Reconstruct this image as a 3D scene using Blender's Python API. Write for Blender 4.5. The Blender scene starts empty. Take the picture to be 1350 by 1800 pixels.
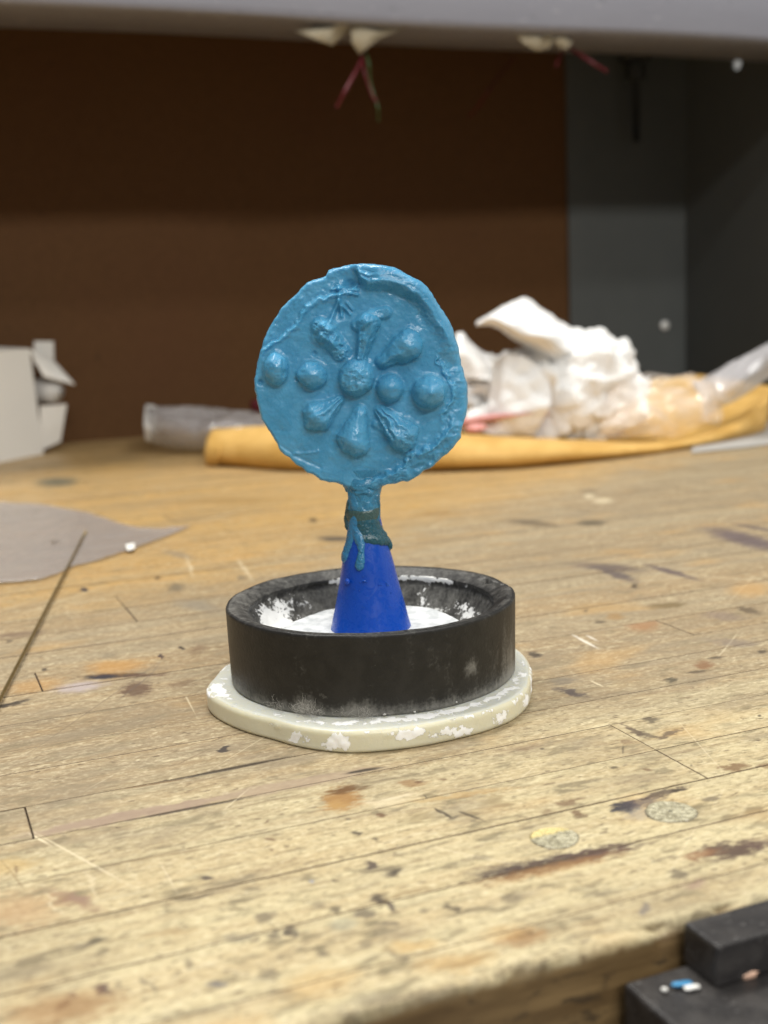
import bpy, bmesh, math, random
import numpy as np
from mathutils import Vector, Matrix
random.seed(7); rng = np.random.default_rng(11)
S = bpy.context.scene
COL = S.collection
PI = math.pi

# ------------------------------------------------------------------ camera
CF, CPITCH, CROLL = 2097.49, 0.168754, -0.0433539
CC = np.array([0.00542312, -0.36285137, 0.11868241])
TH = 0.383343                                   # the bench runs 22 degrees off the view
BD = np.array([math.cos(TH), math.sin(TH), 0.0]); BN = np.array([-math.sin(TH), math.cos(TH), 0.0])
cF = np.array([0, math.cos(CPITCH), -math.sin(CPITCH)]); _r = np.array([1.0, 0, 0]); _u = np.cross(_r, cF)
cR = math.cos(CROLL)*_r + math.sin(CROLL)*_u; cU = math.cos(CROLL)*_u - math.sin(CROLL)*_r
cam = bpy.data.cameras.new('camera'); co = bpy.data.objects.new('camera', cam); COL.objects.link(co)
M = Matrix(((cR[0], cU[0], -cF[0], CC[0]), (cR[1], cU[1], -cF[1], CC[1]), (cR[2], cU[2], -cF[2], CC[2]), (0, 0, 0, 1)))
co.matrix_world = M
cam.sensor_fit = 'VERTICAL'; cam.sensor_height = 36; cam.sensor_width = 27
cam.lens = CF/1800*36
cam.clip_start = 0.01; cam.clip_end = 50
cam.dof.use_dof = True; cam.dof.focus_distance = 0.340; cam.dof.aperture_fstop = 13
S.camera = co

# ------------------------------------------------------------------ light
W = bpy.data.worlds.new('World'); S.world = W; W.use_nodes = True
bg = W.node_tree.nodes['Background']; bg.inputs[0].default_value = (0.95, 0.97, 1.0, 1); bg.inputs[1].default_value = 0.20
def lamp(name, u, v, z, su, sv, power, col=(1, 0.97, 0.91), target=(0, 0, 0.05)):
    l = bpy.data.lights.new(name, 'AREA'); l.shape = 'RECTANGLE'; l.size = su; l.size_y = sv; l.energy = power; l.color = col
    o = bpy.data.objects.new(name, l); COL.objects.link(o)
    p = BD*u + BN*v + np.array([0, 0, z]); o.location = p
    d = Vector(target) - Vector(p)
    o.rotation_euler = d.to_track_quat('-Z', 'Y').to_euler()
    o['kind'] = 'structure'
    return o
lamp('ceiling_light', -0.15, 0.46, 1.55, 1.2, 0.14, 25.0)
lamp('ceiling_light', 0.75, -0.45, 1.6, 1.2, 0.25, 8.5)
lamp('ceiling_light', 0.0, -3.0, 2.03, 1.8, 0.22, 52, (1, 0.98, 0.93))
lamp('ceiling_light', -0.1, -1.6, 2.05, 1.6, 0.14, 13, (1, 0.98, 0.93))
S.view_settings.view_transform = 'Standard'; S.view_settings.look = 'None'
S.view_settings.exposure = 0.16; S.view_settings.gamma = 1.0
S.render.engine = 'CYCLES'
S.cycles.max_bounces = 8; S.cycles.transparent_max_bounces = 12
S.cycles.use_denoising = True; S.cycles.use_adaptive_sampling = False; S.cycles.sample_clamp_indirect = 4

# ------------------------------------------------------------------ pixel -> place
def ray(x, y): return (x-675)/CF*cR + (900-y)/CF*cU + cF
def onz(x, y, z=0.0):
    D = ray(x, y); return CC + D*(z-CC[2])/D[2]
def onv(x, y, v):
    D = ray(x, y); return CC + D*(v - CC@BN)/(D@BN)
def onY(x, y, Y):
    D = ray(x, y); return CC + D*(Y-CC[1])/D[1]
def bench(p): return np.array([p@BD, p@BN, p[2]])        # world -> bench frame
def world(u, v, z): return BD*u + BN*v + np.array([0, 0, z])

# ------------------------------------------------------------------ noise
def _hash(ix, iy, iz, s):
    h = (ix*374761393 + iy*668265263 + iz*2147483647 + s*1274126177) & 0xffffffff
    h = ((h ^ (h >> 13))*1274126177) & 0xffffffff
    h = ((h ^ (h >> 16))*2246822519) & 0xffffffff
    return ((h ^ (h >> 15)) & 0xffffff)/float(0xffffff)
def vnoise(P, s=0):
    P = np.asarray(P, float); i = np.floor(P).astype(np.int64); f = P - i; f = f*f*f*(f*(f*6-15)+10)
    r = 0
    for a in (0, 1):
        for b in (0, 1):
            for c in (0, 1):
                w = (f[..., 0] if a else 1-f[..., 0])*(f[..., 1] if b else 1-f[..., 1])*(f[..., 2] if c else 1-f[..., 2])
                r = r + w*_hash(i[..., 0]+a, i[..., 1]+b, i[..., 2]+c, s)
    return r*2-1
def fbm(P, octv=4, s=0, gain=0.5):
    P = np.asarray(P, float); r = 0; a = 1; t = 0
    for k in range(octv):
        r = r + a*vnoise(P*2**k + 17.3*k, s+k); t += a; a *= gain
    return r/t
def ridge(P, octv=3, s=0):
    P = np.asarray(P, float); r = 0; a = 1; t = 0
    for k in range(octv):
        r = r + a*(1-np.abs(vnoise(P*2**k + 9.1*k, s+k))*2); t += a; a *= 0.5
    return r/t
def sstep(a, b, x):
    t = np.clip((x-a)/(b-a), 0, 1); return t*t*(3-2*t)

# ------------------------------------------------------------------ object helpers
def link(name, me, mat=None, parent=None, smooth=True):
    o = bpy.data.objects.new(name, me); COL.objects.link(o)
    if mat is not None and not me.materials: me.materials.append(mat)
    if parent is not None: o.parent = parent
    if smooth: me.polygons.foreach_set('use_smooth', [True]*len(me.polygons))
    return o
def pymesh(name, V, Fc):
    me = bpy.data.meshes.new(name); me.from_pydata([tuple(map(float, v)) for v in V], [], [tuple(map(int, f)) for f in Fc]); me.update(); return me
def fattr(me, name, vals):
    a = me.attributes.new(name, 'FLOAT', 'POINT'); a.data.foreach_set('value', np.asarray(vals, np.float32))
def gridfaces(n, m, wrapu=False, wrapv=False):
    F = []
    for i in range(n if wrapu else n-1):
        for j in range(m if wrapv else m-1):
            a = i*m+j; b = ((i+1) % n)*m+j; c = ((i+1) % n)*m+(j+1) % m; d = i*m+(j+1) % m
            F.append((a, b, c, d))
    return F
def thing(name, label, cat, loc=(0, 0, 0), group=None, rotz=0):
    o = bpy.data.objects.new(name, None); COL.objects.link(o); o.location = loc; o.rotation_euler = (0, 0, rotz)
    o.empty_display_size = 0.01
    tag(o, label, cat, group); return o
def tag(o, label, cat, group=None):
    o['label'] = label; o['category'] = cat
    if group: o['group'] = group
    return o
def solid(o, t, offset=0.0):
    m = o.modifiers.new('thickness', 'SOLIDIFY'); m.thickness = t; m.offset = offset; return o
def bevel(o, w, seg=2):
    m = o.modifiers.new('bevel', 'BEVEL'); m.width = w; m.segments = seg; m.limit_method = 'ANGLE'; return o
def crom(P, n):
    """Catmull-Rom resample of points to n samples"""
    P = np.asarray(P, float); k = len(P)
    d = np.r_[0, np.cumsum(np.linalg.norm(np.diff(P, axis=0), axis=1))]
    t = np.linspace(0, d[-1], n); out = np.zeros((n, P.shape[1]))
    for c, tt in enumerate(t):
        i = min(max(np.searchsorted(d, tt, 'right')-1, 0), k-2); h = d[i+1]-d[i] or 1e-9; x = (tt-d[i])/h
        m0 = (P[i+1]-P[max(i-1, 0)])/((d[i+1]-d[max(i-1, 0)]) or 1e-9)*h
        m1 = (P[min(i+2, k-1)]-P[i])/((d[min(i+2, k-1)]-d[i]) or 1e-9)*h
        out[c] = (2*x**3-3*x*x+1)*P[i]+(x**3-2*x*x+x)*m0+(-2*x**3+3*x*x)*P[i+1]+(x**3-x*x)*m1
    return out
def loft(rows, nu, nv):
    R = np.array([crom(r, nu) for r in rows])               # rows x nu x 3
    out = np.zeros((nu, nv, 3))
    for i in range(nu): out[i] = crom(R[:, i], nv)
    return out
def sheet(name, G, mat, parent=None, thick=0.0004, off=0.0):
    n, m = G.shape[:2]
    o = link(name, pymesh(name, G.reshape(-1, 3), gridfaces(n, m)), mat, parent); solid(o, thick, off); return o
def tube(P, rad, n=10, caps=True):
    P = np.asarray(P, float); k = len(P); rad = np.broadcast_to(rad, (k,))
    T = np.gradient(P, axis=0); T /= np.linalg.norm(T, axis=1)[:, None]
    ref = np.array([0.13, 0.9, 0.31]); V = []
    for i in range(k):
        a = np.cross(T[i], ref); a /= np.linalg.norm(a); b = np.cross(T[i], a)
        for j in range(n):
            w = 2*PI*j/n; V.append(P[i]+rad[i]*(a*math.cos(w)+b*math.sin(w)))
    F = gridfaces(k, n, wrapv=True)
    if caps: F += [tuple(range(n))[::-1], tuple(range((k-1)*n, k*n))]
    return V, F
def boxmesh(name, P0, P1):
    x0, y0, z0 = P0; x1, y1, z1 = P1
    V = [(x, y, z) for x in (x0, x1) for y in (y0, y1) for z in (z0, z1)]
    F = [(0, 1, 3, 2), (4, 6, 7, 5), (0, 4, 5, 1), (2, 3, 7, 6), (0, 2, 6, 4), (1, 5, 7, 3)]
    return pymesh(name, V, F)

# ------------------------------------------------------------------ node helpers
class NT:
    def __init__(s, name):
        s.m = bpy.data.materials.new(name); s.m.use_nodes = True; s.t = s.m.node_tree
        s.b = s.t.nodes['Principled BSDF']; s.out = s.t.nodes['Material Output']
    def n(s, typ, ins=None, **pr): return node(s.t, typ, ins, **pr)
    def tc(s, obj=None):
        q = s.n('ShaderNodeTexCoord')
        if obj: q.object = obj
        return q.outputs['Object']
    def noise(s, vec, scale=1, detail=4, rough=0.55, dist=0.0):
        return s.n('ShaderNodeTexNoise', {'Vector': vec, 'Scale': scale, 'Detail': detail, 'Roughness': rough, 'Distortion': dist}).outputs['Fac']
    def noisec(s, vec, scale=1, detail=3):
        return s.n('ShaderNodeTexNoise', {'Vector': vec, 'Scale': scale, 'Detail': detail}).outputs['Color']
    def mul(s, vec, v): return s.n('ShaderNodeVectorMath', {0: vec, 1: v}, operation='MULTIPLY').outputs[0]
    def vadd(s, a, b): return s.n('ShaderNodeVectorMath', {0: a, 1: b}, operation='ADD').outputs[0]
    def math(s, op, a, b=0.0, c=0.0): return s.n('ShaderNodeMath', {0: a, 1: b, 2: c}, operation=op).outputs[0]
    def rng(s, v, a, b, c=0.0, d=1.0, smooth=True):
        return s.n('ShaderNodeMapRange', {'Value': v, 'From Min': a, 'From Max': b, 'To Min': c, 'To Max': d}, interpolation_type='SMOOTHSTEP' if smooth else 'LINEAR').outputs[0]
    def mix(s, f, a, b, blend='MIX'): return mixc(s.t, f, a, b, blend)
    def attr(s, name, typ='GEOMETRY'): return s.n('ShaderNodeAttribute', attribute_name=name, attribute_type=typ).outputs['Fac']
    def bump(s, h, dist=0.001, strength=1.0):
        return s.n('ShaderNodeBump', {'Height': h, 'Distance': dist, 'Strength': strength}).outputs[0]
    def set(s, **k):
        for key, v in k.items():
            nm = {'color': 'Base Color', 'rough': 'Roughness', 'normal': 'Normal', 'metal': 'Metallic', 'spec': 'Specular IOR Level', 'sss': 'Subsurface Weight', 'sssr': 'Subsurface Radius', 'ssss': 'Subsurface Scale', 'coat': 'Coat Weight', 'coatr': 'Coat Roughness', 'alpha': 'Alpha', 'sheen': 'Sheen Weight', 'trans': 'Transmission Weight'}[key]
            put(s.t, s.b.inputs[nm], v)
        return s.m
def put(t, sock, v):
    if isinstance(v, bpy.types.NodeSocket): t.links.new(v, sock)
    else:
        if hasattr(sock.default_value, '__len__') and hasattr(v, '__len__') and len(v) == 3 and len(sock.default_value) == 4: v = (*v, 1)
        sock.default_value = v
def node(t, typ, ins=None, **pr):
    q = t.nodes.new(typ)
    for k, v in pr.items(): setattr(q, k, v)
    for k, v in (ins or {}).items(): put(t, q.inputs[k], v)
    return q
def mixc(t, f, a, b, blend='MIX'):
    q = t.nodes.new('ShaderNodeMix'); q.data_type = 'RGBA'; q.blend_type = blend
    put(t, q.inputs[0], f); put(t, q.inputs[6], a); put(t, q.inputs[7], b); return q.outputs[2]
def srgb(r, g, b):
    return tuple(((c/255)/12.92 if c/255 <= 0.04045 else ((c/255+0.055)/1.055)**2.4) for c in (r, g, b))

# ================================================================== WORKBENCH
benchE = thing('workbench', 'long worn butcher block workbench top with stains, scratches and a chewed front edge', 'workbench', rotz=TH)

# a reusable node group: one ragged blot on the wood
def blot_group():
    g = bpy.data.node_groups.new('blot', 'ShaderNodeTree')
    for n_, t_ in (('Color', 'NodeSocketColor'), ('P', 'NodeSocketVector'), ('G1', 'NodeSocketVector'), ('G2', 'NodeSocketVector'), ('K1', 'NodeSocketFloat'), ('K2', 'NodeSocketFloat'), ('Tint', 'NodeSocketColor'), ('Amount', 'NodeSocketFloat'), ('Soft', 'NodeSocketFloat'), ('Break', 'NodeSocketFloat'), ('Grain', 'NodeSocketFloat')):
        g.interface.new_socket(n_, in_out='INPUT', socket_type=t_)
    g.interface.new_socket('Color', in_out='OUTPUT', socket_type='NodeSocketColor')
    i = g.nodes.new('NodeGroupInput').outputs; o = g.nodes.new('NodeGroupOutput')
    vm = lambda a, b: node(g, 'ShaderNodeVectorMath', {0: a, 1: b}, operation='DOT_PRODUCT').outputs['Value']
    mm = lambda op, a, b: node(g, 'ShaderNodeMath', {0: a, 1: b}, operation=op).outputs[0]
    q1 = mm('ADD', vm(i['P'], i['G1']), i['K1']); q2 = mm('ADD', vm(i['P'], i['G2']), i['K2'])
    d = mm('SQRT', mm('ADD', mm('MULTIPLY', q1, q1), mm('MULTIPLY', q2, q2)), 0)
    d = mm('ADD', d, mm('MULTIPLY', mm('SUBTRACT', i['Grain'], 0.5), i['Break']))
    lo = mm('SUBTRACT', 1.0, i['Soft']); hi = mm('ADD', 1.0, i['Soft'])
    f = node(g, 'ShaderNodeMapRange', {'Value': d, 'From Min': lo, 'From Max': hi, 'To Min': 1.0, 'To Max': 0.0}, interpolation_type='SMOOTHSTEP').outputs[0]
    f = mm('MULTIPLY', f, i['Amount'])
    g.links.new(mixc(g, f, i['Color'], i['Tint']), o.inputs[0])
    return g
BLOT = blot_group()
DK = (0.030, 0.022, 0.018); DKP = (0.045, 0.028, 0.030); BLU = (0.022, 0.022, 0.035); BR = (0.16, 0.075, 0.025); BR2 = (0.12, 0.06, 0.03); GY = (0.16, 0.13, 0.085); PAL = (0.72, 0.62, 0.42); ORG = (0.46, 0.23, 0.05); PUR = (0.26, 0.17, 0.12); WH = (0.62, 0.58, 0.55)
# x, y, half length, half height, tilt (deg, positive = rises to the right), colour, amount, soft, breakup
BLOTS = [
 (600, 1403, 34, 21, 5, (0.30, 0.15, 0.04), .85, .35, 1.5), (606, 1388, 34, 6, 8, (0.11, .05, .015), .85, .5, 1.4), (596, 1415, 20, 8, 0, (0.42, .26, .09), .6, .6, 1),
 (650, 1521, 12, 8, 10, DKP, .85, .35, .9), (690, 1532, 17, 6, 22, GY, .95, .6, 1.2), (690, 1533, 11, 4, 25, DK, .6, .5, 1.2), (629, 1464, 9, 4, 5, DK, .8, .4, .8), (666, 1432, 10, 4, 8, BR2, .85, .4, 1), (658, 1475, 6, 3, 0, DK, .7, .5, .8), (612, 1440, 5, 2, 0, DK, .6, .5, 1),
 (676, 1588, 26, 6, -32, DKP, .8, .5, 1.6), (668, 1582, 14, 7, 10, DK, .6, .6, 1.6), (588, 1600, 11, 7, 8, DK, .7, .5, 1.3), (640, 1606, 18, 8, 5, GY, .9, .6, 1.6), (560, 1590, 20, 8, 12, GY, .6, .6, 1.8), (514, 1637, 20, 8, -30, GY, 1, .5, 1.8), (478, 1645, 12, 8, 10, GY, .9, .5, 1.5), (470, 1612, 16, 9, 5, GY, .8, .5, 1.6), (505, 1640, 8, 4, 0, DK, .6, .5, 1.2), (605, 1625, 24, 10, 5, (0.3, .3, .22), .5, .6, 1.4),
 (565, 1677, 14, 6, 10, GY, .8, .5, 1.5), (690, 1625, 16, 7, 5, GY, .8, .5, 1.6), (795, 1595, 12, 3, -35, DK, .7, .5, 1.2), (745, 1600, 10, 5, 10, GY, .8, .5, 1.5), (640, 1660, 14, 5, 25, GY, .6, .5, 1.5), (700, 1678, 26, 5, -30, GY, .6, .5, 1.4), (470, 1715, 16, 8, 20, GY, .7, .6, 1.4), (490, 1745, 22, 5, 5, GY, .7, .6, 1.4), (385, 1731, 15, 6, 0, (0.14, .13, .13), .8, .4, 1.1),
 (990, 1513, 125, 11, 13, DKP, .93, .4, 1.7), (900, 1530, 70, 10, 6, DKP, .8, .5, 1.9), (1050, 1500, 55, 9, 12, (0.10, .055, .045), .7, .5, 1.6), (960, 1528, 110, 10, 12, (0.34, .18, .06), .55, .6, 1.4),
 (1285, 1494, 62, 13, 7, (0.075, .045, .035), .93, .45, 1.9), (1235, 1502, 30, 7, 8, (0.26, .13, .06), .7, .6, 1.4), (1335, 1484, 30, 8, 5, (0.10, .06, .05), .7, .6, 1.6),
 (1100, 1418, 25, 10, 2, BLU, .95, .35, 1.6), (1130, 1409, 30, 9, 8, (0.09, .07, .075), .75, .5, 1.9), (1165, 1394, 44, 4, 14, DKP, .8, .5, 1.6), (1190, 1388, 15, 4, 10, DK, .8, .5, 1.0), (1120, 1430, 26, 10, 5, (0.30, .27, .22), .6, .6, 1.5),
 (1000, 1411, 22, 5, 10, BR2, .7, .5, 2.0), (1015, 1428, 14, 6, -20, BR2, .8, .5, 1.8), (960, 1427, 14, 4, 6, BR2, .5, .5, 2.0), (1250, 1402, 16, 4, 5, GY, .8, .5, 1.6), (1190, 1538, 18, 8, 8, GY, .9, .5, 1.6), (1220, 1553, 18, 8, -5, (0.30, .2, .15), .6, .5, 1.3), (1135, 1594, 10, 7, 20, (0.15, .13, .12), .7, .5, 1.4), (1165, 1512, 20, 4, 15, GY, .6, .5, 1.5), (1060, 1570, 24, 6, 12, GY, .5, .6, 1.8), (925, 1648, 36, 14, 8, (0.28, .15, .06), .75, .6, 1.6), (925, 1642, 12, 6, 0, DK, .6, .6, 1.5), (905, 1580, 18, 8, 5, GY, .6, .6, 1.6), (1215, 1345, 2, 2, 0, DK, .6, .5, 1),
 (240, 1211, 27, 12, 8, (0.10, .055, .035), .85, .45, 1.5), (197, 1188, 52, 4, 3, DK, .9, .5, 1.4), (182, 1189, 22, 4, 3, BLU, .85, .5, 1.0), (255, 1186, 40, 3, 2, (0.1, .05, .03), .7, .5, 1.6), (140, 1207, 38, 8, 8, (0.42, .36, .36), .75, .6, 1.2), (205, 1172, 46, 11, 4, ORG, .55, .6, 1.1), (60, 1205, 44, 11, 8, ORG, .4, .6, 1), (320, 1201, 22, 5, 10, (0.15, .09, .05), .6, .5, 1.6), (147, 1036, 6, 4, -20, BLU, .9, .3, .8), (283, 1153, 3.5, 5, 0, DKP, .95, .3, .6), (320, 1139, 5, 3, 35, DK, .95, .3, .7), (276, 1016, 5, 3, 5, DK, .7, .5, 1), (80, 1176, 5, 3, 0, DK, .8, .4, 1), (30, 1115, 40, 5, 6, (0.13, .08, .055), .6, .6, 1.8), (15, 1127, 5, 3, 0, DK, .6, .5, 1), (350, 1140, 14, 7, 15, BR2, .5, .6, 1.6), (310, 1032, 14, 7, 5, GY, .8, .5, 1.6), (350, 1065, 40, 9, -10, (0.22, .2, .16), .5, .6, 1.8), (190, 1152, 14, 5, 6, GY, .5, .6, 1.5), (25, 1236, 28, 3, 14, DK, .85, .5, 1.0), (7, 1240, 10, 4, 12, DK, .8, .5, 1.0),
 (590, 947, 30, 5, 0, (0.075, .065, .055), .9, .5, .8), (550, 914, 7, 4, 0, (0.07, .05, .03), .8, .5, .7), (400, 880, 80, 5, 2, (0.28, .17, .06), .5, .6, 1.4), (330, 820, 60, 8, 2, (.3, .18, .06), .3, .6, 1), (100, 847, 36, 8, 2, (0.10, .10, .07), .85, .5, .8), (315, 975, 26, 5, -12, (0.2, .17, .13), .6, .6, 1.2), (425, 1015, 8, 4, 0, GY, .7, .5, 1), (770, 902, 36, 4, 3, (.28, .17, .06), .5, .6, 1.2),
 (1068, 997, 58, 6, -4, (0.10, .075, .07), .8, .6, 1.2), (1085, 1010, 34, 6, -18, (0.09, .07, .07), .85, .6, 1.2), (1180, 1005, 46, 4, -16, (0.09, .065, .07), .85, .6, 1.0), (1115, 1030, 7, 4, -5, DK, .8, .5, .9), (1310, 948, 72, 11, -14, (0.10, .075, .085), .85, .55, 1.0), (1330, 928, 40, 3, -10, (0.1, .08, .08), .7, .5, .8), (935, 919, 42, 5, -6, (0.12, .09, .055), .8, .55, .9), (1040, 919, 25, 5, 0, (0.10, .08, .05), .85, .55, .8), (1035, 864, 14, 4, 0, (0.2, .15, .09), .8, .5, .8), (1172, 1064, 32, 5, 3, (0.16, .11, .045), .8, .5, 1.2), (1213, 1072, 11, 3, -12, DK, .8, .5, .8), (1315, 1072, 20, 5, -14, (0.11, .08, .05), .85, .55, 1.3), (1270, 1082, 36, 7, -8, (0.2, .15, .12), .6, .6, 1.6), (1130, 1098, 27, 10, 0, (0.32, .17, .08), .75, .6, 1.2), (1080, 1083, 15, 6, 0, (0.3, .18, .07), .7, .55, 1.1), (1050, 1068, 50, 8, 6, (.4, .26, .11), .6, .6, 1.2), (1320, 1035, 36, 12, 3, (.46, .28, .11), .7, .6, 1.0), (1055, 1093, 10, 2.5, 0, DK, .6, .5, 1), (1030, 1073, 5, 3, 0, DK, .6, .5, 1), (940, 1150, 14, 4, -10, DK, .8, .5, .9), (1237, 1169, 14, 7, 2, (0.22, .12, .06), .9, .5, 1.1), (1258, 1156, 14, 2, 5, DK, .7, .5, 1.0), (1178, 1195, 8, 4, 0, (0.07, .06, .04), .85, .5, 1.1), (1225, 1181, 16, 2.5, 6, DK, .6, .5, 1.0), (1002, 1217, 26, 5, -15, (0.07, .055, .055), .85, .55, 1.2), (990, 1197, 22, 6, 4, (0.16, .14, .11), .6, .6, 1.4), (1290, 1130, 40, 6, -4, (0.2, .16, .13), .6, .6, 1.5), (1340, 1145, 9, 3, 0, DK, .7, .5, 1),
 (1143, 1265, 12, 5, 0, (0.10, .08, .055), .85, .5, 1.3), (1115, 1285, 24, 3.5, -32, (0.10, .07, .05), .85, .5, 1.2), (1140, 1293, 22, 4, -10, (0.09, .065, .045), .75, .5, 1.4), (1178, 1290, 20, 4, 22, (0.10, .07, .05), .8, .5, 1.4), (1292, 1348, 24, 7, 4, (0.17, .095, .045), .85, .5, 2.0), (1345, 1345, 12, 6, 4, (0.17, .095, .045), .7, .5, 1.6), (1080, 1349, 8, 2.5, 0, DK, .7, .5, 1.2), (1138, 1353, 8, 2.5, -10, BR2, .7, .5, 1.2), (1100, 1303, 7, 3, 0, BR2, .6, .5, 1.2), (1095, 1318, 2, 8, 0, DK, .5, .5, 1.2), (925, 1315, 20, 4, 8, BR2, .4, .6, 2.0), (953, 1316, 4, 2, 0, DK, .6, .5, 1), (1335, 1258, 3, 2, 0, DK, .7, .5, 1),
 (725, 1376, 22, 5, 2, (0.24, .13, .05), .7, .5, 1.8), (737, 1373, 8, 3, 0, BR2, .8, .5, 1.2), (775, 1371, 7, 3, 0, BR2, .6, .5, 1.2), (770, 1425, 8, 2, -35, DK, .8, .5, .8), (785, 1432, 14, 2.4, -33, DK, .8, .5, .8), (828, 1434, 24, 2, -20, DK, .7, .5, .8), (797, 1438, 9, 2.5, 20, GY, .9, .5, 1.2), (735, 1437, 30, 8, 8, (0.32, .25, .13), .6, .6, 2), (868, 1405, 16, 9, 10, (0.3, .23, .12), .7, .5, 1.9), (800, 1399, 90, 4, 8, (.42, .25, .08), .45, .6, 1.8), (475, 1475, 9, 2.5, -8, BR2, .7, .5, 1.2), (478, 1494, 3, 2, 0, BR2, .7, .5, 1), (470, 1443, 3, 3, 0, BR2, .6, .5, 1), (720, 1570, 40, 5, 12, (0.28, .2, .1), .6, .6, 2), (830, 1510, 30, 4, 10, GY, .4, .6, 2), (545, 1550, 7, 3.5, 0, (0.28, .28, .30), .9, .4, .7), (588, 1545, 5, 3, 0, DK, .7, .5, 1),
 (128, 1582, 44, 10, -18, (0.26, .16, .10), .8, .6, 1.5), (135, 1578, 20, 7, -15, PUR, .8, .6, 1.5), (40, 1600, 60, 30, 5, (0.42, .26, .13), .5, .6, 1.5), (182, 1742, 20, 7, -2, (0.06, .04, .045), .95, .4, .7), (112, 1767, 11, 7, 10, DKP, .85, .45, 1.1), (130, 1752, 11, 8, 30, (.12, .08, .06), .75, .5, 1.3), (110, 1775, 95, 26, 10, (0.30, .17, .07), .7, .6, 1.3), (167, 1653, 15, 7, 12, (0.08, .065, .04), .85, .5, 1.3), (145, 1662, 24, 5, 14, GY, .7, .6, 1.6), (365, 1542, 12, 3.5, -4, (0.06, .045, .04), .9, .4, .8), (265, 1732, 22, 5, -45, GY, .7, .6, 1.3), (215, 1732, 12, 6, -45, GY, .5, .6, 1.3), (300, 1640, 40, 6, 6, (.33, .22, .1), .5, .6, 2), (420, 1648, 30, 6, 8, (.18, .16, .12), .6, .6, 2), (330, 1690, 12, 8, -45, GY, .6, .6, 1.5), (20, 1520, 40, 12, 5, (.46, .3, .1), .5, .6, 1.5), (25, 1528, 8, 3, -50, BR2, .6, .6, 1.5), (15, 1710, 60, 8, 8, GY, .35, .7, 2), (800, 1690, 60, 14, 8, (.46, .28, .1), .5, .6, 1.5), (725, 1662, 40, 10, 5, (.5, .33, .13), .6, .6, 1.4), (560, 1725, 60, 22, 10, (.5, .33, .13), .5, .6, 1.4), (895, 1640, 40, 12, 5, (.46, .28, .1), .4, .6, 1.5), (415, 1800, 60, 14, 8, (.46, .28, .1), .4, .6, 1.5),
 # grey-purple strip along one board, board stripes, dark gaps
 (225, 1434, 176, 8.5, 10.6, (0.31, .225, .165), .85, .3, .6), (520, 1377, 150, 8, 10.4, (0.34, .255, .18), .7, .4, .8), (330, 1422, 110, 2, 10.8, DK, .8, .5, .6), (640, 1354, 30, 2.5, 9.6, DK, .9, .5, .8), (410, 1350, 90, 2.6, 11.2, DK, .85, .5, .8), (300, 1372, 60, 1.6, 10.5, DK, .6, .5, .8), (270, 1378, 60, 1.3, 9, (.2, .12, .05), .7, .5, 1), (395, 1316, 11, 4, 25, (.05, .04, .035), .95, .35, .7), (355, 1575, 30, 2, 15, (.08, .06, .04), .8, .5, 1), (280, 1505, 100, 1.5, 9.5, (.2, .14, .07), .6, .5, 1), (660, 1640, 2, 2, 0, DK, .4, .5, 1),
 # chewed, dirty patches along the front edge
 (640, 1792, 60, 9, 14, GY, .85, .6, 2.2), (735, 1778, 50, 10, 16, GY, .9, .6, 2.2), (745, 1785, 36, 6, 16, DK, .7, .6, 2), (830, 1752, 44, 9, 17, GY, .9, .6, 2.2), (880, 1732, 34, 7, 17, (.10, .08, .05), .8, .6, 2), (1000, 1702, 40, 7, 17, GY, .85, .6, 2.2), (1090, 1662, 36, 6, 17, GY, .85, .6, 2.2), (1180, 1630, 34, 6, 17, GY, .8, .6, 2.2), (960, 1690, 30, 5, 17, DK, .55, .6, 2), (1205, 1622, 10, 8, 10, DK, .7, .5, 1.5), (1040, 1640, 60, 7, 14, GY, .5, .6, 2.2), (780, 1735, 70, 8, 14, GY, .5, .6, 2.4), (650, 1755, 60, 8, 12, GY, .5, .6, 2.4), (330, 1780, 80, 8, 10, GY, .4, .6, 2.4),
 # pencil lines and pale scratches
 (205, 1216, 138, 0.9, 35, (.16, .12, .08), .5, .5, .6), (300, 1300, 60, .8, 44, (.3, .24, .15), .5, .5, .6), (270, 1180, 20, 1.2, 55, (.2, .15, .1), .6, .5, .6), (240, 1205, 35, 1.2, 38, (.12, .09, .07), .6, .5, .6), (340, 1330, 40, 1, 26, (.2, .14, .08), .6, .5, .6),
 (140, 1507, 88, 1.7, -29, PAL, .7, .6, .8), (70, 1475, 20, 2, -28, PAL, .8, .5, .6), (163, 1555, 30, 4, -75, PAL, .35, .6, .8), (95, 1590, 25, 3, -50, PAL, .4, .6, .8), (330, 1230, 22, 1.5, -62, PAL, .5, .6, .8), (295, 1540, 30, 2, -60, PAL, .4, .6, .8), (333, 995, 18, 3, -70, PAL, .45, .7, .8), (430, 1000, 20, 3, -55, PAL, .5, .7, .8), (1028, 1127, 22, 2, -28, (.75, .7, .6), .8, .5, 1.4), (1040, 1121, 10, 1.5, -25, (.75, .7, .6), .7, .5, 1.4), (1050, 1202, 12, 1.3, -25, PAL, .7, .5, 1), (1230, 1310, 60, .9, -48, PAL, .35, .5, .6), (700, 1400, 30, 3, 12, PAL, .5, .6, 1.5), (680, 1408, 40, 8, 6, PAL, .4, .6, 1.5), (1060, 880, 16, 5, 0, PAL, .5, .6, 1), (1036, 872, 8, 4, 0, PAL, .6, .6, 1), (925, 1360, 30, .8, 40, PAL, .4, .5, .6), (415, 1405, 30, .8, 40, PAL, .5, .5, .6),
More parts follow.
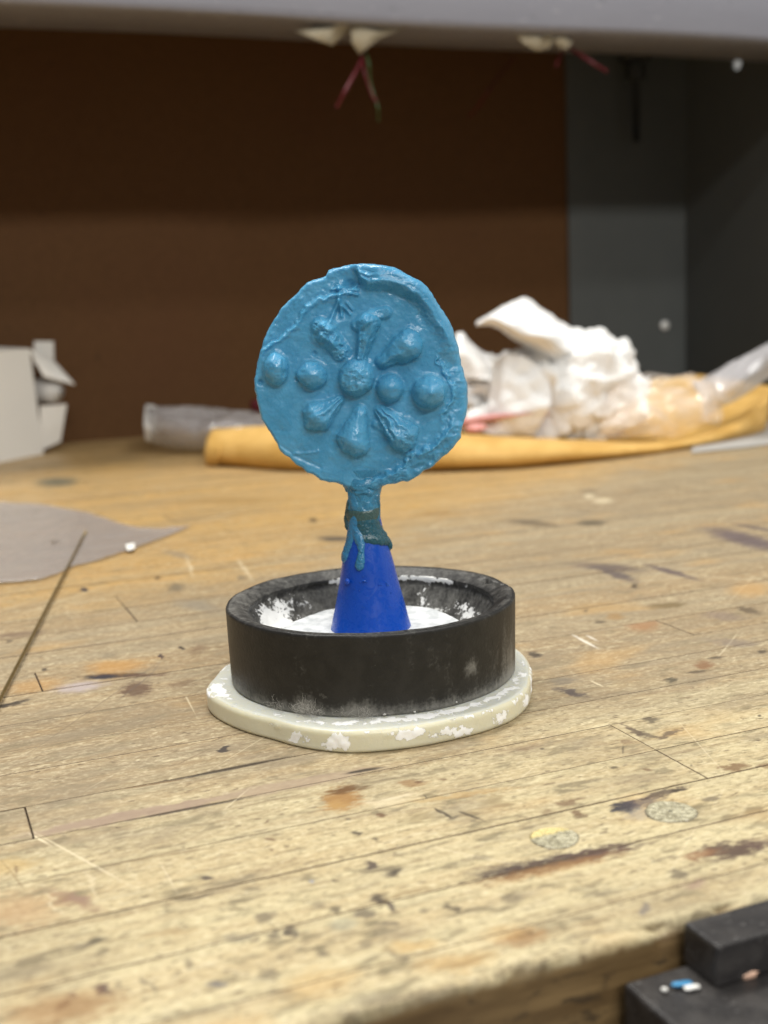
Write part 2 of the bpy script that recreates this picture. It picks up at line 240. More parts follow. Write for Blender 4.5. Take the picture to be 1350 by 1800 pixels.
 (1190, 1340, 20, .9, -40, PAL, .4, .5, .6), (620, 1300, 30, 1, -36, (.25, .18, .1), .4, .5, .6), (748, 1340, 12, 1, -50, (.3, .2, .1), .5, .5, .6), (748, 1400, 5, 1.4, -45, DK, .5, .5, .6), (32, 1550, 16, 1.4, -50, (.22, .14, .06), .6, .6, .8), (18, 1530, 26, 1.6, -48, (.22, .14, .06), .5, .6, .8), (700, 1700, 0.1, 0.1, 0, DK, 0, .5, 1),
]
def wood(name, vlo, vhi):
    t = NT(name); p = t.tc(benchE)
    tone = t.attr('tone', 'OBJECT'); seed = t.attr('seed', 'OBJECT')
    off = t.n('ShaderNodeCombineXYZ', {0: t.math('MULTIPLY', seed, 3.7), 1: t.math('MULTIPLY', seed, 1.9), 2: 0.0}).outputs[0]
    sep = t.n('ShaderNodeSeparateXYZ', {0: p}); v = sep.outputs[1]
    c = t.vadd(p, off)
    warp = t.n('ShaderNodeVectorMath', {0: t.noisec(t.mul(c, (14, 60, 1)), 1, 2), 1: (0.012, 0.0035, 0)}, operation='MULTIPLY').outputs[0]
    cw = t.vadd(c, warp)
    g1 = t.noise(t.mul(cw, (30, 380, 1)), 1, 6, .66)
    g2 = t.noise(t.mul(cw, (150, 1500, 1)), 1, 3, .6)
    band = t.noise(t.mul(cw, (5, 110, 1)), 1, 3, .5)
    mot = t.noise(t.mul(c, (85, 230, 1)), 1, 5, .62, .4)
    mot2 = t.noise(t.mul(p, (26, 60, 1)), 1, 4, .6, .5)
    front = t.rng(t.math('ADD', v, t.math('MULTIPLY', t.math('SUBTRACT', mot2, .5), .10)), -0.02, -0.115)
    back = t.rng(t.math('ADD', t.math('SUBTRACT', v, t.math('MULTIPLY', t.math('MAXIMUM', sep.outputs[0], 0.0), .55)), t.math('MULTIPLY', t.math('SUBTRACT', mot2, .5), .16)), 0.12, 0.24)
    pale = t.mix(front, (0.325, 0.258, 0.162), (0.60, 0.52, 0.315))
    pale = t.mix(tone, pale, t.mix(front, (0.255, 0.192, 0.118), (0.51, 0.425, 0.245))); pale = t.mix(t.rng(tone, .6, 1.0, 0, .25), pale, (0.45, 0.29, 0.125))
    oran = t.mix(tone, (0.50, 0.31, 0.105), (0.41, 0.275, 0.125))
    col = t.mix(back, pale, oran)
    col = t.mix(t.rng(band, .35, .7, 0, .4), col, t.mix(back, (0.40, 0.27, 0.13), (0.44, 0.24, 0.065)))
    col = t.mix(t.rng(g1, .49, .33, 0, .5), col, (0.24, 0.165, 0.085))
    col = t.mix(t.rng(g1, .54, .70, 0, .42), col, (0.58, 0.50, 0.335))
    col = t.mix(t.rng(g2, .44, .30, 0, .65), col, (0.17, 0.12, 0.07))
    scuff = t.math('MULTIPLY', t.rng(t.noise(t.mul(c, (190, 420, 1)), 1, 5, .7, .6), .54, .64), t.rng(mot2, .62, .4)); col = t.mix(t.math('MULTIPLY', scuff, .5), col, (0.70, 0.61, 0.39))
    iso = t.noise(t.mul(c, (300, 520, 1)), 1, 6, .72, .3)
    col = t.mix(t.math('MULTIPLY', t.rng(iso, .54, .66, 0, .5), t.rng(mot2, .38, .62, .25, 1)), col, (0.17, 0.132, 0.072)); col = t.mix(t.math('MULTIPLY', t.rng(iso, .47, .36, 0, .5), t.rng(mot2, .62, .38, .3, 1)), col, t.mix(front, (0.60, 0.50, 0.33), (0.74, 0.65, 0.40)))
    pore = t.noise(t.mul(c, (130, 2100, 1)), 1, 2, .5); col = t.mix(t.rng(pore, .64, .70, 0, .7), col, (0.11, 0.075, 0.04))
    fin = t.noise(t.mul(c, (480, 720, 1)), 1, 4, .68); col = t.mix(t.rng(fin, .50, .66, 0, .34), col, (0.17, 0.13, 0.075)); col = t.mix(t.rng(fin, .48, .35, 0, .28), col, (0.74, 0.66, 0.46))
    por2 = t.noise(t.mul(c, (260, 760, 1)), 1, 2, .5); col = t.mix(t.math('MULTIPLY', t.rng(por2, .63, .68, 0, .75), t.rng(mot2, .62, .42, .35, 1)), col, (0.12, 0.085, 0.05))
    # ground-in dirt: soft olive-grey mottling, strongest on the bare front boards
    dirt = t.math('MULTIPLY', t.rng(mot, .51, .62), t.math('ADD', t.math('MULTIPLY', front, .40), .46))
    dirt = t.math('MULTIPLY', dirt, t.rng(mot2, .36, .6))
    col = t.mix(dirt, col, (0.17, 0.14, 0.08))
    col = t.mix(t.math('MULTIPLY', t.rng(mot2, .52, .72), t.math('MULTIPLY', t.math('SUBTRACT', 1.0, back), .5)), col, (0.24, 0.195, 0.13))
    big = t.noise(t.mul(p, (9, 22, 1)), 1, 4, .6, .4); col = t.mix(t.rng(big, .5, .68, 0, .35), col, (0.22, 0.17, 0.105))
    warmp = t.noise(t.mul(p, (18, 34, 1)), 1, 3, .5); col = t.mix(t.math('MULTIPLY', t.rng(warmp, .56, .72), .33), col, (0.52, 0.30, 0.095))
    spk = t.noise(t.mul(c, (260, 520, 1)), 1, 2, .5); spkm = t.noise(t.mul(p, (30, 42, 1)), 1, 2)
    col = t.mix(t.math('MULTIPLY', t.rng(spk, .69, .74), t.rng(spkm, .48, .6, 0, .75)), col, (0.09, 0.06, 0.04))
    # fine pale knife scratches in two directions
    scr = 0
    for ang, sc in ((0.9, 95), (-0.7, 80)):
        rp = t.n('ShaderNodeVectorRotate', {'Vector': p, 'Angle': ang}, rotation_type='Z_AXIS').outputs[0]
        s_ = t.rng(t.noise(t.mul(rp, (9, 700, 1)), 1, 1, .5), .685, .72)
        s_ = t.math('MULTIPLY', s_, t.rng(t.noise(t.mul(rp, (14, 30, 1)), 1, 2), .5, .6))
        scr = s_ if scr == 0 else t.math('MAXIMUM', scr, s_)
    col = t.mix(t.math('MULTIPLY', scr, .38), col, (0.74, 0.64, 0.44))
    ragged = t.math('ADD', t.math('MULTIPLY', t.math('SUBTRACT', t.noise(t.mul(p, (330, 1000, 1)), 1, 5, .72, .5), .5), 1.7), .5)
    wv = t.n('ShaderNodeVectorMath', {0: t.noisec(t.mul(p, (210, 300, 1)), 1, 3), 1: (0.006, 0.005, 0)}, operation='MULTIPLY').outputs[0]
    pw = t.vadd(t.vadd(p, wv), (-0.003, -0.0025, 0))
    for (x, y, a, b, tilt, tint, amt, soft, brk) in BLOTS:
        w = math.radians(tilt); c0 = bench(onz(x, y)); 
        if not (vlo-.02 < c0[1] < vhi+.02): continue
        A = np.array([bench(onz(x+a*math.cos(w), y-a*math.sin(w)))-c0, bench(onz(x+b*math.sin(w), y+b*math.cos(w)))-c0])[:, :2].T
        Gi = np.linalg.inv(A); k = -Gi@c0[:2]
        g = t.n('ShaderNodeGroup'); g.node_tree = BLOT
        for nm, val in (('Color', col), ('P', pw if min(a, b) > 2.6 else p), ('G1', (Gi[0, 0], Gi[0, 1], 0)), ('G2', (Gi[1, 0], Gi[1, 1], 0)), ('K1', float(k[0])), ('K2', float(k[1])), ('Tint', tint), ('Amount', amt), ('Soft', soft), ('Break', brk), ('Grain', ragged)):
            put(t.t, g.inputs[nm], val)
        col = g.outputs[0]
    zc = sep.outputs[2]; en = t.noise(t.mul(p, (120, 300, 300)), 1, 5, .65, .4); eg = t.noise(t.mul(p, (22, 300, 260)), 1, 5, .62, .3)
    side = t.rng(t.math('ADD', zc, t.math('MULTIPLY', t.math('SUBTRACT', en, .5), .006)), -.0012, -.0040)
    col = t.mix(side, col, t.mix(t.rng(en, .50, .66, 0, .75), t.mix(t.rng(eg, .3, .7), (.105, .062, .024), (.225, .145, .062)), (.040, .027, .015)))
    h = t.math('ADD', t.math('MULTIPLY', g1, .6), t.math('ADD', t.math('MULTIPLY', g2, .35), t.math('MULTIPLY', mot, .5)))
    ro = t.math('ADD', t.rng(mot2, .3, .7, .50, .66), t.math('MULTIPLY', back, -.14))
    return t.set(color=col, rough=ro, normal=t.bump(h, .0006, .55), spec=.35)
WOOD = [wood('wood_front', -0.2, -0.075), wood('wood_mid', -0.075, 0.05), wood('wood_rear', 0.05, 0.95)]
def woodfor(v): return WOOD[0] if v < -0.075 else WOOD[1] if v < 0.05 else WOOD[2]
VB = [-0.1495, -0.1285, -0.1067, -0.0848, -0.0628, -0.0424, -0.0178, 0.0003, 0.0240, 0.0530, 0.0765, 0.1018, 0.1274, 0.1530, 0.1783, 0.2075]
while VB[-1] < 0.90: VB.append(VB[-1] + random.choice((0.0245, 0.0252, 0.026, 0.0235)))
JN = {(-0.1067, -0.0848): [0.0466], (-0.0848, -0.0628): [0.0466], (-0.0628, -0.0424): [-0.1112], (0.0003, 0.0240): [0.1225], (0.0530, 0.0765): [-0.0959], (0.1274, 0.1530): [-0.0507], (0.1530, 0.1783): [-0.0507]}
t = NT('joint_grime'); GRIME = t.set(color=(.085, .055, .030), rough=.85)
def plank(u0, u1, v0, v1, z, mat):
    g = float(rng.uniform(.00005, .00012)); e = float(rng.choice((.00004, .00008, .00014, .00022, .00030))); H = 0.03
    u0 += g; u1 -= g; v0 += g; v1 -= g
    V = [(u0+e, v0+e, z), (u1-e, v0+e, z), (u1-e, v1-e, z), (u0+e, v1-e, z), (u0, v0, z-e), (u1, v0, z-e), (u1, v1, z-e), (u0, v1, z-e), (u0, v0, -H), (u1, v0, -H), (u1, v1, -H), (u0, v1, -H)]
    F = [(0, 1, 2, 3)] + [(4+i, 4+(i+1) % 4, (i+1) % 4, i) for i in range(4)] + [(8+i, 8+(i+1) % 4, 4+(i+1) % 4, 4+i) for i in range(4)]
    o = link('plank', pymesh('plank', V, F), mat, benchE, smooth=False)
    o.data.materials.append(GRIME); o.data.polygons.foreach_set('material_index', [0]+[1]*8)
    o['tone'] = float(np.clip(rng.beta(1.3, 1.8), 0, 1)); o['seed'] = float(rng.random()*20); return o
for a, b in zip(VB[:-1], VB[1:]):
    vis = 0.30 + max(0, (b+0.36))*0.62
    cuts = [-vis-0.02-0.22*max(a, 0)] + JN.get((a, b), []) + [vis+0.35*max(a, 0)*1.2]
    if (a, b) not in JN and a > 0.2: cuts.insert(1, float(rng.uniform(-.3, .4)))
    for u0, u1 in zip(cuts[:-1], cuts[1:]): plank(u0, u1, a, b, -abs(float(rng.normal(0, .00006))), woodfor(b))
# front strip with its rounded, chewed edge
def front_strip():
    nu = 520; us = np.linspace(-0.30, 0.32, nu)
    r = 0.0032; vf = -0.1606; prof = [(-0.1496, 0.0), (-0.1510, 0), (-0.1525, 0), (-0.1540, 0)]
    for k in range(11):
        w = PI/2*k/10; prof.append((vf + r - r*math.sin(w), -r + r*math.cos(w)))
    prof += [(vf, -r - x) for x in (.002, .004, .006, .009, .012, .016, .021, .027, .034, .042, .05)]
    prof = np.array(prof); m = len(prof); U, K = np.meshgrid(us, np.arange(m), indexing='ij')
    P = np.stack([U, prof[K, 0], prof[K, 1]], -1)
    edge = np.exp(-((K-9)/5.0)**2)
    d = fbm(P*np.array([70, 160, 160]), 5, 3)*.0016 + np.minimum(0, fbm(P*np.array([40, 60, 60]), 3, 21)+.12)*.0075 - np.maximum(0, vnoise(P*np.array([190, 120, 300]), 8)-.45)*.004
    nrm = np.stack([0*U, -np.sin(np.clip((K-3)/11, 0, 1)*PI/2), np.cos(np.clip((K-3)/11, 0, 1)*PI/2)], -1)
    P = P + nrm*(d*np.clip(edge, 0, 1))[..., None]
    P = P + nrm*((fbm(P*np.array([30, 300, 300]), 3, 5)*.0003)*(K > 14))[..., None]
    P[:, 0, 2] = 0
    me = pymesh('edge_plank', P.reshape(-1, 3), gridfaces(nu, m))
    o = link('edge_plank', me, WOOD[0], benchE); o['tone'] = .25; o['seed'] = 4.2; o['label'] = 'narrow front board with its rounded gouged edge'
front_strip()
# wood under the boards
core = link('core', boxmesh('core', (-1.1, -0.148, -0.06), (1.5, 0.93, -0.0022)), None, benchE, smooth=False)
t = NT('dark_glue'); core.data.materials.append(t.set(color=(0.03, 0.02, 0.012), rough=.9))
# two filled holes
t = NT('resin_filler'); p = t.tc(); cell = t.n('ShaderNodeTexVoronoi', {'Vector': p, 'Scale': 900.0}, feature='F1')
nz = t.noise(p, 700, 4, .6); yel = t.rng(t.math('ADD', t.n('ShaderNodeSeparateXYZ', {0: p}).outputs[1], t.math('MULTIPLY', t.math('SUBTRACT', nz, .5), .003)), .0012, .0024)
c_ = t.mix(t.rng(nz, .38, .62), (0.30, .27, .175), (0.56, .52, .36)); c_ = t.mix(t.math('MULTIPLY', t.attr('yellow', 'OBJECT'), yel), c_, (0.75, .62, .27))
c_ = t.mix(t.rng(t.attr('ring'), .86, .97, 0, .9), c_, (.07, .05, .03))
FILL = t.set(color=c_, rough=.3, normal=t.bump(t.math('ADD', cell.outputs['Distance'], nz), .0012, .7), spec=.5)
for (x, y, hw, hh, yel) in ((975, 1473, 46, 23, 1.0), (1179, 1427, 49, 19.5, 0.0)):
    c0 = bench(onz(x, y)); r = np.linalg.norm(onz(x+hw, y)-onz(x-hw, y))/2
    V = []; ring = []; NA, NR = 96, 16
    for i in range(NA):
        for j in range(NR):
            q = (j+1)/NR; a = 2*PI*i/NA; rr = r*q*(1+.025*math.sin(3*a+x))
            z = .00022 + .00012*fbm(np.array([[q*math.cos(a)*5, q*math.sin(a)*5, x]]), 3)[0] - (.0005*max(0, (q-.9)/.1))
            V.append((c0[0]+rr*math.cos(a), c0[1]+rr*math.sin(a), z)); ring.append(q)
    V.append((c0[0], c0[1], .0002)); ring.append(0)
    F = gridfaces(NA, NR, wrapu=True) + [(NA*NR, i*NR, ((i+1) % NA)*NR) for i in range(NA)]
    V = [(a-c0[0], b-c0[1], z) for a, b, z in V]
    me = pymesh('filler_plug', V, F); fattr(me, 'ring', ring); o = link('filler_plug', me, FILL, benchE); o.location = (c0[0], c0[1], 0); o['yellow'] = yel
    o['label'] = 'round filled hole with a yellow crust at its far rim' if yel else 'round filled hole beside the blue black stain'

# ================================================================== HUTCH (steel shelf, grey end, brown back)
hutch = thing('bench_hutch', 'grey steel bench hutch with raised shelf, dark end panel and brown back board', 'shelf unit', rotz=TH)
VW, VS = 0.88, 0.60
def bq(x, y, v): return bench(onv(x, y, v))
t = NT('brown_hardboard'); p = t.tc(benchE)
n1 = t.noise(p, 220, 5, .6); n2 = t.noise(p, 6, 3)
c_ = t.mix(n1, (0.076, .036, .0135), (0.125, .062, .026)); c_ = t.mix(t.rng(n2, .4, .7, 0, .4), c_, (0.095, .042, .020)); c_ = t.mix(t.rng(t.noise(p, 90, 2), .72, .76, 0, .6), c_, (.05, .025, .012))
HARD = t.set(color=c_, rough=.6, normal=t.bump(n1, .0005, .3), spec=.10)
t = NT('grey_enamel'); p = t.tc(benchE); n1 = t.noise(p, 35, 4); n2 = t.noise(p, 400, 3)
c_ = t.mix(n1, (0.074, .080, .079), (0.092, .098, .096)); c_ = t.mix(t.rng(n2, .7, .75, 0, .4), c_, (.05, .05, .05))
ENAM = t.set(color=c_, rough=.5, normal=t.bump(t.noise(p, 900, 2), .0002, .3), spec=.35)
t = NT('pale_grey_enamel'); p = t.tc(benchE); n1 = t.noise(t.mul(p, (10, 10, 50)), 1, 4); n2 = t.noise(t.mul(p, (60, 60, 250)), 1, 4)
c_ = t.mix(n1, (0.19, .19, .222), (0.235, .235, .268)); c_ = t.mix(t.rng(n2, .62, .7, 0, .5), c_, (.36, .36, .39)); c_ = t.mix(t.rng(n2, .36, .3, 0, .5), c_, (.12, .12, .13))
SHLF = t.set(color=c_, rough=.42, spec=.45, normal=t.bump(n2, .0003, .3))
uj = bq(1004, 365, VW)[0]; uc = bq(1201, 500, VW)[0]
zs = bq(675, 38, VS)[2]
o = link('back_board', boxmesh('back_board', (-0.75, VW, -0.01), (uj, VW+.005, 0.75)), HARD, hutch, smooth=False)
o = link('rear_flange', boxmesh('rear_flange', (uj-0.006, VW-.0045, -0.01), (uc+.0015, VW-.0005, 0.75)), ENAM, hutch, smooth=False); bevel(o, .001)
def onu(x, y, u):
    D = ray(x, y); return bench(CC + D*(u - CC@BD)/(D@BD))
def end_panel():
    q = onu(1295, 111, uc); n_ = 24; V = []; F = []
    v0, v1, z0, z1 = VS-.02, VW-.0048, -.01, .75
    for k in range(n_):                                             # ring of the hole, then the border of the panel, both sides
        w = 2*PI*k/n_; c_, s_ = math.cos(w), math.sin(w); m_ = max(abs(c_), abs(s_)); x_, y_ = c_/m_, s_/m_
        bv = q[1]+x_*((v1-q[1]) if x_ > 0 else (q[1]-v0)); bz = q[2]+y_*((z1-q[2]) if y_ > 0 else (q[2]-z0))
        for u in (uc, uc+.003): V += [(u, q[1]+.0075*c_, q[2]+.0075*s_), (u, bv, bz)]
    for k in range(n_):
        a, b = 4*k, 4*((k+1) % n_); F += [(a, a+1, b+1, b), (a+2, b+2, b+3, a+3), (a, b, b+2, a+2), (a+1, a+3, b+3, b+1)]
    link('end_panel', pymesh('end_panel', V, F), ENAM, hutch, smooth=False)
end_panel()
t = NT('white_wall_paint'); WALLP = t.set(color=(.78, .77, .73), rough=.8)
rw_ = link('added_backdrop_wall', boxmesh('added_backdrop_wall', (uc+.9, -1.5, -.8), (uc+1.0, 3.0, 2.6)), WALLP, None, smooth=False); rw_.rotation_euler = (0, 0, TH); rw_['kind'] = 'structure'  # unseen pale wall added so the hole in the end panel shows bright
# shelf: folded sheet: tall front lip, rounded lower edge, short return, underside
prof = [(VS+.03, zs+.17), (VS, zs+.17), (VS, zs+.005)] + [(VS+.005-.005*math.cos(w), zs+.005-.005*math.sin(w)) for w in np.linspace(0, PI/2, 7)[1:]] + [(VS+.074, zs), (VS+.0745, zs+.002), (VS+.0745, zs+.10), (VS+.08, zs+.1005), (VW-.006, zs+.1005)]
us = np.linspace(-0.75, uc-.0015, 60); V = []
for u in us:
    for k, (v, z) in enumerate(prof):
        V.append((u, v + (.0012*math.sin(u*9) if k in (0, 1, 2, 3, 4) else 0), z + .0008*math.sin(u*14)*(k < 12)))
o = link('shelf', pymesh('shelf', V, gridfaces(len(us), len(prof))), SHLF, hutch); solid(o, .0012, -1)
# worn tape on the lip and bolts on the end
t = NT('blue_grey_tape'); TAPE = t.set(color=(0.15, .165, .215), rough=.5)
a = bq(1170, 20, VS); b = bq(1222, 20, VS)
o = link('tape_strip', boxmesh('tape_strip', (a[0], VS-.0012, zs+.009), (b[0], VS-.0002, zs+.10)), TAPE, hutch, smooth=False)
def disc(name, c, nrm, r, h, mat, parent, seg=24, dome=.5):
    nrm = np.asarray(nrm, float); a = np.cross(nrm, [0, 0, 1.0]); a /= np.linalg.norm(a); b = np.cross(nrm, a)
    pr = [(0, h), (r*.5, h*(1-.15*dome)), (r*.8, h*(1-.45*dome)), (r, h*(1-dome)), (r, 0)]
    V = [np.asarray(c)+nrm*h]; 
    for rr, z in pr[1:]:
        for i in range(seg):
            w = 2*PI*i/seg; V.append(np.asarray(c)+nrm*z+rr*(a*math.cos(w)+b*math.sin(w)))
    F = [(0, 1+i, 1+(i+1) % seg) for i in range(seg)]
    for k in range(len(pr)-2):
        F += [(1+k*seg+i, 1+(k+1)*seg+i, 1+(k+1)*seg+(i+1) % seg, 1+k*seg+(i+1) % seg) for i in range(seg)]
    return link(name, pymesh(name, V, F), mat, parent)
t = NT('bright_zinc'); ZINC = t.set(color=(.85, .85, .83), rough=.35, metal=.2, spec=.8)
t = NT('dark_steel'); DSTEEL = t.set(color=(.07, .072, .07), rough=.4, metal=.6)
# on the end panel (u = uc) at the upper right, and on the flange
def onu(x, y, u):
    D = ray(x, y); return bench(CC + D*(u - CC@BD)/(D@BD))
q = bq(1168, 572, VW-.0045); o = disc('rivet', (q[0], VW-.0045, q[2]), (0, -1, 0), .0055, .003, ZINC, hutch)
# threaded bolt hanging in the corner
q0 = bq(1117, 92, VW-.03); q1 = bq(1119, 250, VW-.03)
V, F = tube([(q0[0], q0[1], zs+.09), (q0[0], q0[1], q1[2])], .0042, 12)
hb = link('hanging_bolt', pymesh('hanging_bolt', V, F), DSTEEL, hutch)
bm = bmesh.new(); bmesh.ops.create_cone(bm, cap_ends=True, segments=6, radius1=.0115, radius2=.0115, depth=.014, matrix=Matrix.Translation((q0[0], q0[1], bq(1117, 128, VW-.03)[2])))
me = bpy.data.meshes.new('nut'); bm.to_mesh(me); bm.free(); link('nut', me, DSTEEL, hb, smooth=False)
bm = bmesh.new(); bmesh.ops.create_cone(bm, cap_ends=True, segments=20, radius1=.0185, radius2=.0185, depth=.008, matrix=Matrix.Translation((q0[0], q0[1], bq(1117, 100, VW-.03)[2])))
me = bpy.data.meshes.new('washer'); bm.to_mesh(me); bm.free(); link('washer', me, DSTEEL, hb, smooth=False)

# ================================================================== paper scraps and wires under the shelf
t = NT('cream_paper'); p = t.tc(); PAPER = t.set(color=t.mix(t.noise(p, 120, 3), (.36, .32, .23), (.44, .39, .29)), rough=.8)
t = NT('red_wire'); RED = t.set(color=(.10, .004, .011), rough=.5)
t = NT('green_wire'); GREEN = t.set(color=(.045, .09, .03), rough=.45)
def scrap(pts, label, v=.614, mat=PAPER):
    c = onv(*np.mean(pts, 0), v); n_ = 7; V = []
    pts = np.array(pts, float); m = len(pts)
    ring = [onv(x, y, v + .006*math.sin(i*2.1)) - c for i, (x, y) in enumerate(pts)]
    V = [np.zeros(3) - BN*.006] + ring + [r*.5 - BN*.004*math.cos(i) for i, r in enumerate(ring)]
    F = []
    for i in range(m):
        j = (i+1) % m; F += [(1+i, 1+j, 1+m+j, 1+m+i), (1+m+i, 1+m+j, 0)]
    o = link('paper_scrap', pymesh('paper_scrap', V, F), mat); o.location = c; solid(o, .0006)
    return tag(o, label, 'paper scrap', 'paper scraps under the shelf')
scrap([(518, 55), (560, 44), (612, 38), (612, 52), (585, 80), (552, 68)], 'cream paper scrap pointing left under the shelf, left of the red wires')
scrap([(616, 38), (650, 40), (708, 50), (668, 66), (632, 96), (618, 74)], 'cream pointed paper scrap under the shelf with red wires below it')
scrap([(898, 52), (940, 54), (980, 60), (966, 84), (944, 90), (920, 76)], 'cream paper scrap under the shelf beside the small knot of red wire')
scrap([(978, 58), (1004, 60), (1004, 78), (994, 88), (982, 84), (976, 72)], 'small tan paper scrap under the shelf where a red wire leaves to the right')
def wire(pts, r, mat, label, v=.612, cat='wire'):
    P = np.array([onv(x, y, v + dv) for x, y, dv in pts]); c = P.mean(0); V, F = tube(crom(P-c, 24), r, 8)
    o = link('wire', pymesh('wire', V, F), mat); o.location = c; return tag(o, label, cat, 'wires hanging under the shelf')
wire([(640, 92, .02), (628, 120, 0), (612, 150, -.01), (604, 165, -.01), (592, 188, 0)], .0013, RED, 'red wire hanging to the lower left from the pointed paper scrap')
wire([(636, 92, .02), (640, 125, 0), (648, 150, 0), (656, 172, 0), (662, 178, 0)], .0011, RED, 'short red wire hanging to the right beside the green wire')
wire([(642, 92, .02), (648, 112, 0), (650, 140, .01), (656, 165, .01), (664, 188, 0), (665, 212, .02)], .0009, GREEN, 'thin green wire hanging under the pointed paper scrap')
wire([(998, 82, .02), (1020, 96, 0), (1044, 112, -.01), (1066, 125, 0)], .0013, RED, 'red wire reaching right from the small tan paper scrap')
wire([(990, 84, .02), (984, 98, .02), (978, 116, 0)], .0011, RED, 'short red wire dropping straight from the small tan paper scrap')
wire([(905, 100, .08), (880, 130, .06), (858, 160, .03), (838, 190, .06), (825, 205, .08)], .0010, RED, 'faint dark red wire hanging between the two groups of paper scraps', v=.74)

# ================================================================== BASE PLATE
t = NT('ivory_plastic'); p = t.tc(); nz = t.noise(p, 300, 6, .68, .6); nz2 = t.noise(p, 520, 4, .6); zz = t.n('ShaderNodeSeparateXYZ', {0: p}).outputs[2]
plas = t.rng(t.math('ADD', t.math('ADD', t.attr('plaster'), t.math('MULTIPLY', t.math('SUBTRACT', nz, .5), 4.2)), t.math('MULTIPLY', t.math('SUBTRACT', nz2, .5), .9)), .40, .46)
film = t.rng(t.math('ADD', t.attr('film'), t.math('SUBTRACT', nz, .5)), .3, .9, 0, .75)
base = t.mix(nz, (0.63, .605, .455), (0.69, .66, .505)); base = t.mix(film, base, (.62, .65, .63)); c_ = t.mix(plas, base, (.90, .90, .88))
IVORY = t.set(color=c_, rough=t.mix(plas, (.32,)*3, (.9,)*3), sss=t.math('SUBTRACT', .5, t.math('MULTIPLY', plas, .4)), sssr=(1, .9, .6), ssss=.003, normal=t.bump(t.math('ADD', t.math('MULTIPLY', plas, 1.0), t.math('MULTIPLY', nz2, .3)), .0006, .8), spec=.4)
RZ = 0.0065
def plate():
    ctl = [(-180, .0505), (-171, .0525), (-160, .0524), (-148, .0512), (-125, .0503), (-112, .0530), (-97, .0552), (-83, .0540), (-65, .0528), (-42, .0530), (-28, .0515), (-16, .0495), (-3, .0492), (10, .0498), (21, .0508), (40, .0500), (75, .0485), (110, .0500), (140, .0495), (163, .0502)]
    ang = np.radians([a for a, r in ctl]+[180]); rad = np.array([r for a, r in ctl]+[ctl[0][1]])
    N = 540; A = np.linspace(-PI, PI, N, endpoint=False); R = np.interp(A, ang, rad)
    k = np.exp(-np.linspace(-2, 2, 25)**2); k /= k.sum(); R = np.convolve(np.r_[R[-12:], R, R[:12]], k, 'valid')
    e = .0016
    prof = [(-.001, 0), (-.0003, .0003), (0, .0009)] + [(0, z) for z in np.linspace(.0014, RZ-e, 8)] + [(-e+e*math.cos(w), RZ-e+e*math.sin(w)) for w in np.linspace(0, PI/2, 7)[1:]] + [(-x, RZ) for x in (.0022, .003, .0038, .0046, .0055, .0065, .0075, .009, .011, .014, .020)]
    m = len(prof); V = []; pl = []; fl = []
    for i in range(N):
        for j, (dr, z) in enumerate(prof):
            r = R[i]+dr; V.append((r*math.cos(A[i]), r*math.sin(A[i]), z))
    V = np.array(V); Ad = np.degrees(np.repeat(A, m)); J = np.tile(np.arange(m), N); Z = V[:, 2]; rr = np.hypot(V[:, 0], V[:, 1])
    pl = np.full(len(V), -.55); side = J < 14
    for (a, da, z, dz, s) in ((-100, 4.6, .0032, .0028, 1.6), (-79, 6, .0042, .0020, 1.5), (-84, 4, .0048, .0016, 1.1), (-68, 8, .0030, .0018, 1.25), (-62, 5, .0020, .0020, 1.3), (-47, 5, .0030, .0024, 1.35), (-30, 4.5, .0030, .0026, 1.5), (-14, 4, .0040, .004, 1.7), (-5, 5, .004, .003, 1.4), (-6, 8, .0062, .0015, 1.2), (-122, 6, .0046, .0012, 1.1), (-113, 6, .0034, .0020, 1.1), (-117, 4, .0014, .0008, 1.0), (-149, 1.5, .001, .0008, 1.1), (-165, 9, .0062, .0018, 1.35), (-172, 5, .0030, .0030, 1.0), (-90, 14, .0062, .0012, .8), (-55, 16, .0062, .0012, .9), (-35, 12, .0060, .0016, .8)):
        pl = np.maximum(pl, np.where(side, -.55+1.1*s*np.exp(-((Ad-a)/da)**2-((Z-z)/dz)**2), -.55))
    top = ~side
    for (a, da, r0, dr, s) in ((-72, 34, .0475, .0028, 1.5), (-40, 28, .0475, .0020, 1.3), (-20, 14, .046, .002, 1.0), (-100, 24, .0490, .0020, 1.1), (-162, 13, .0490, .0028, 1.5), (-175, 8, .047, .002, .9), (170, 10, .050, .0016, 1.3), (-15, 5, .0475, .0012, 1.1), (0, 5, .047, .001, 1.0), (-130, 18, .0475, .0012, .8)):
        w = np.abs((Ad-a+180) % 360-180)
        pl = np.maximum(pl, np.where(top, -.55+1.1*s*np.exp(-(w/da)**2-((rr-r0)/dr)**2), -.55))
    fl = np.where(top, .75, .1); pl = np.where(top & (rr > .0455), np.maximum(pl, -.12), pl)
    nrm = np.where(side[:, None], np.c_[np.cos(np.radians(Ad)), np.sin(np.radians(Ad)), 0*Ad], np.array([0, 0, 1.0]))
    V = V + nrm*(np.clip(pl, 0, 1)*.00035*(0.5+vnoise(V*700, 3)))[:, None]*(J > 1)[:, None] + nrm*(fbm(V*60, 2, 4)*.0002*(J > 2))[:, None]
    V = np.vstack([V, [0, 0, RZ]]); pl = np.r_[pl, -.5]; fl = np.r_[fl, .7]
    F = gridfaces(N, m, wrapu=True) + [(len(V)-1, i*m+m-1, ((i+1) % N)*m+m-1) for i in range(N)]
    me = pymesh('base_plate', V, F); fattr(me, 'plaster', pl); fattr(me, 'film', fl)
    o = link('base_plate', me, IVORY)
    return tag(o, 'ivory plastic plate with rounded corners, plaster crusted, under the black ring', 'plate')
plate()

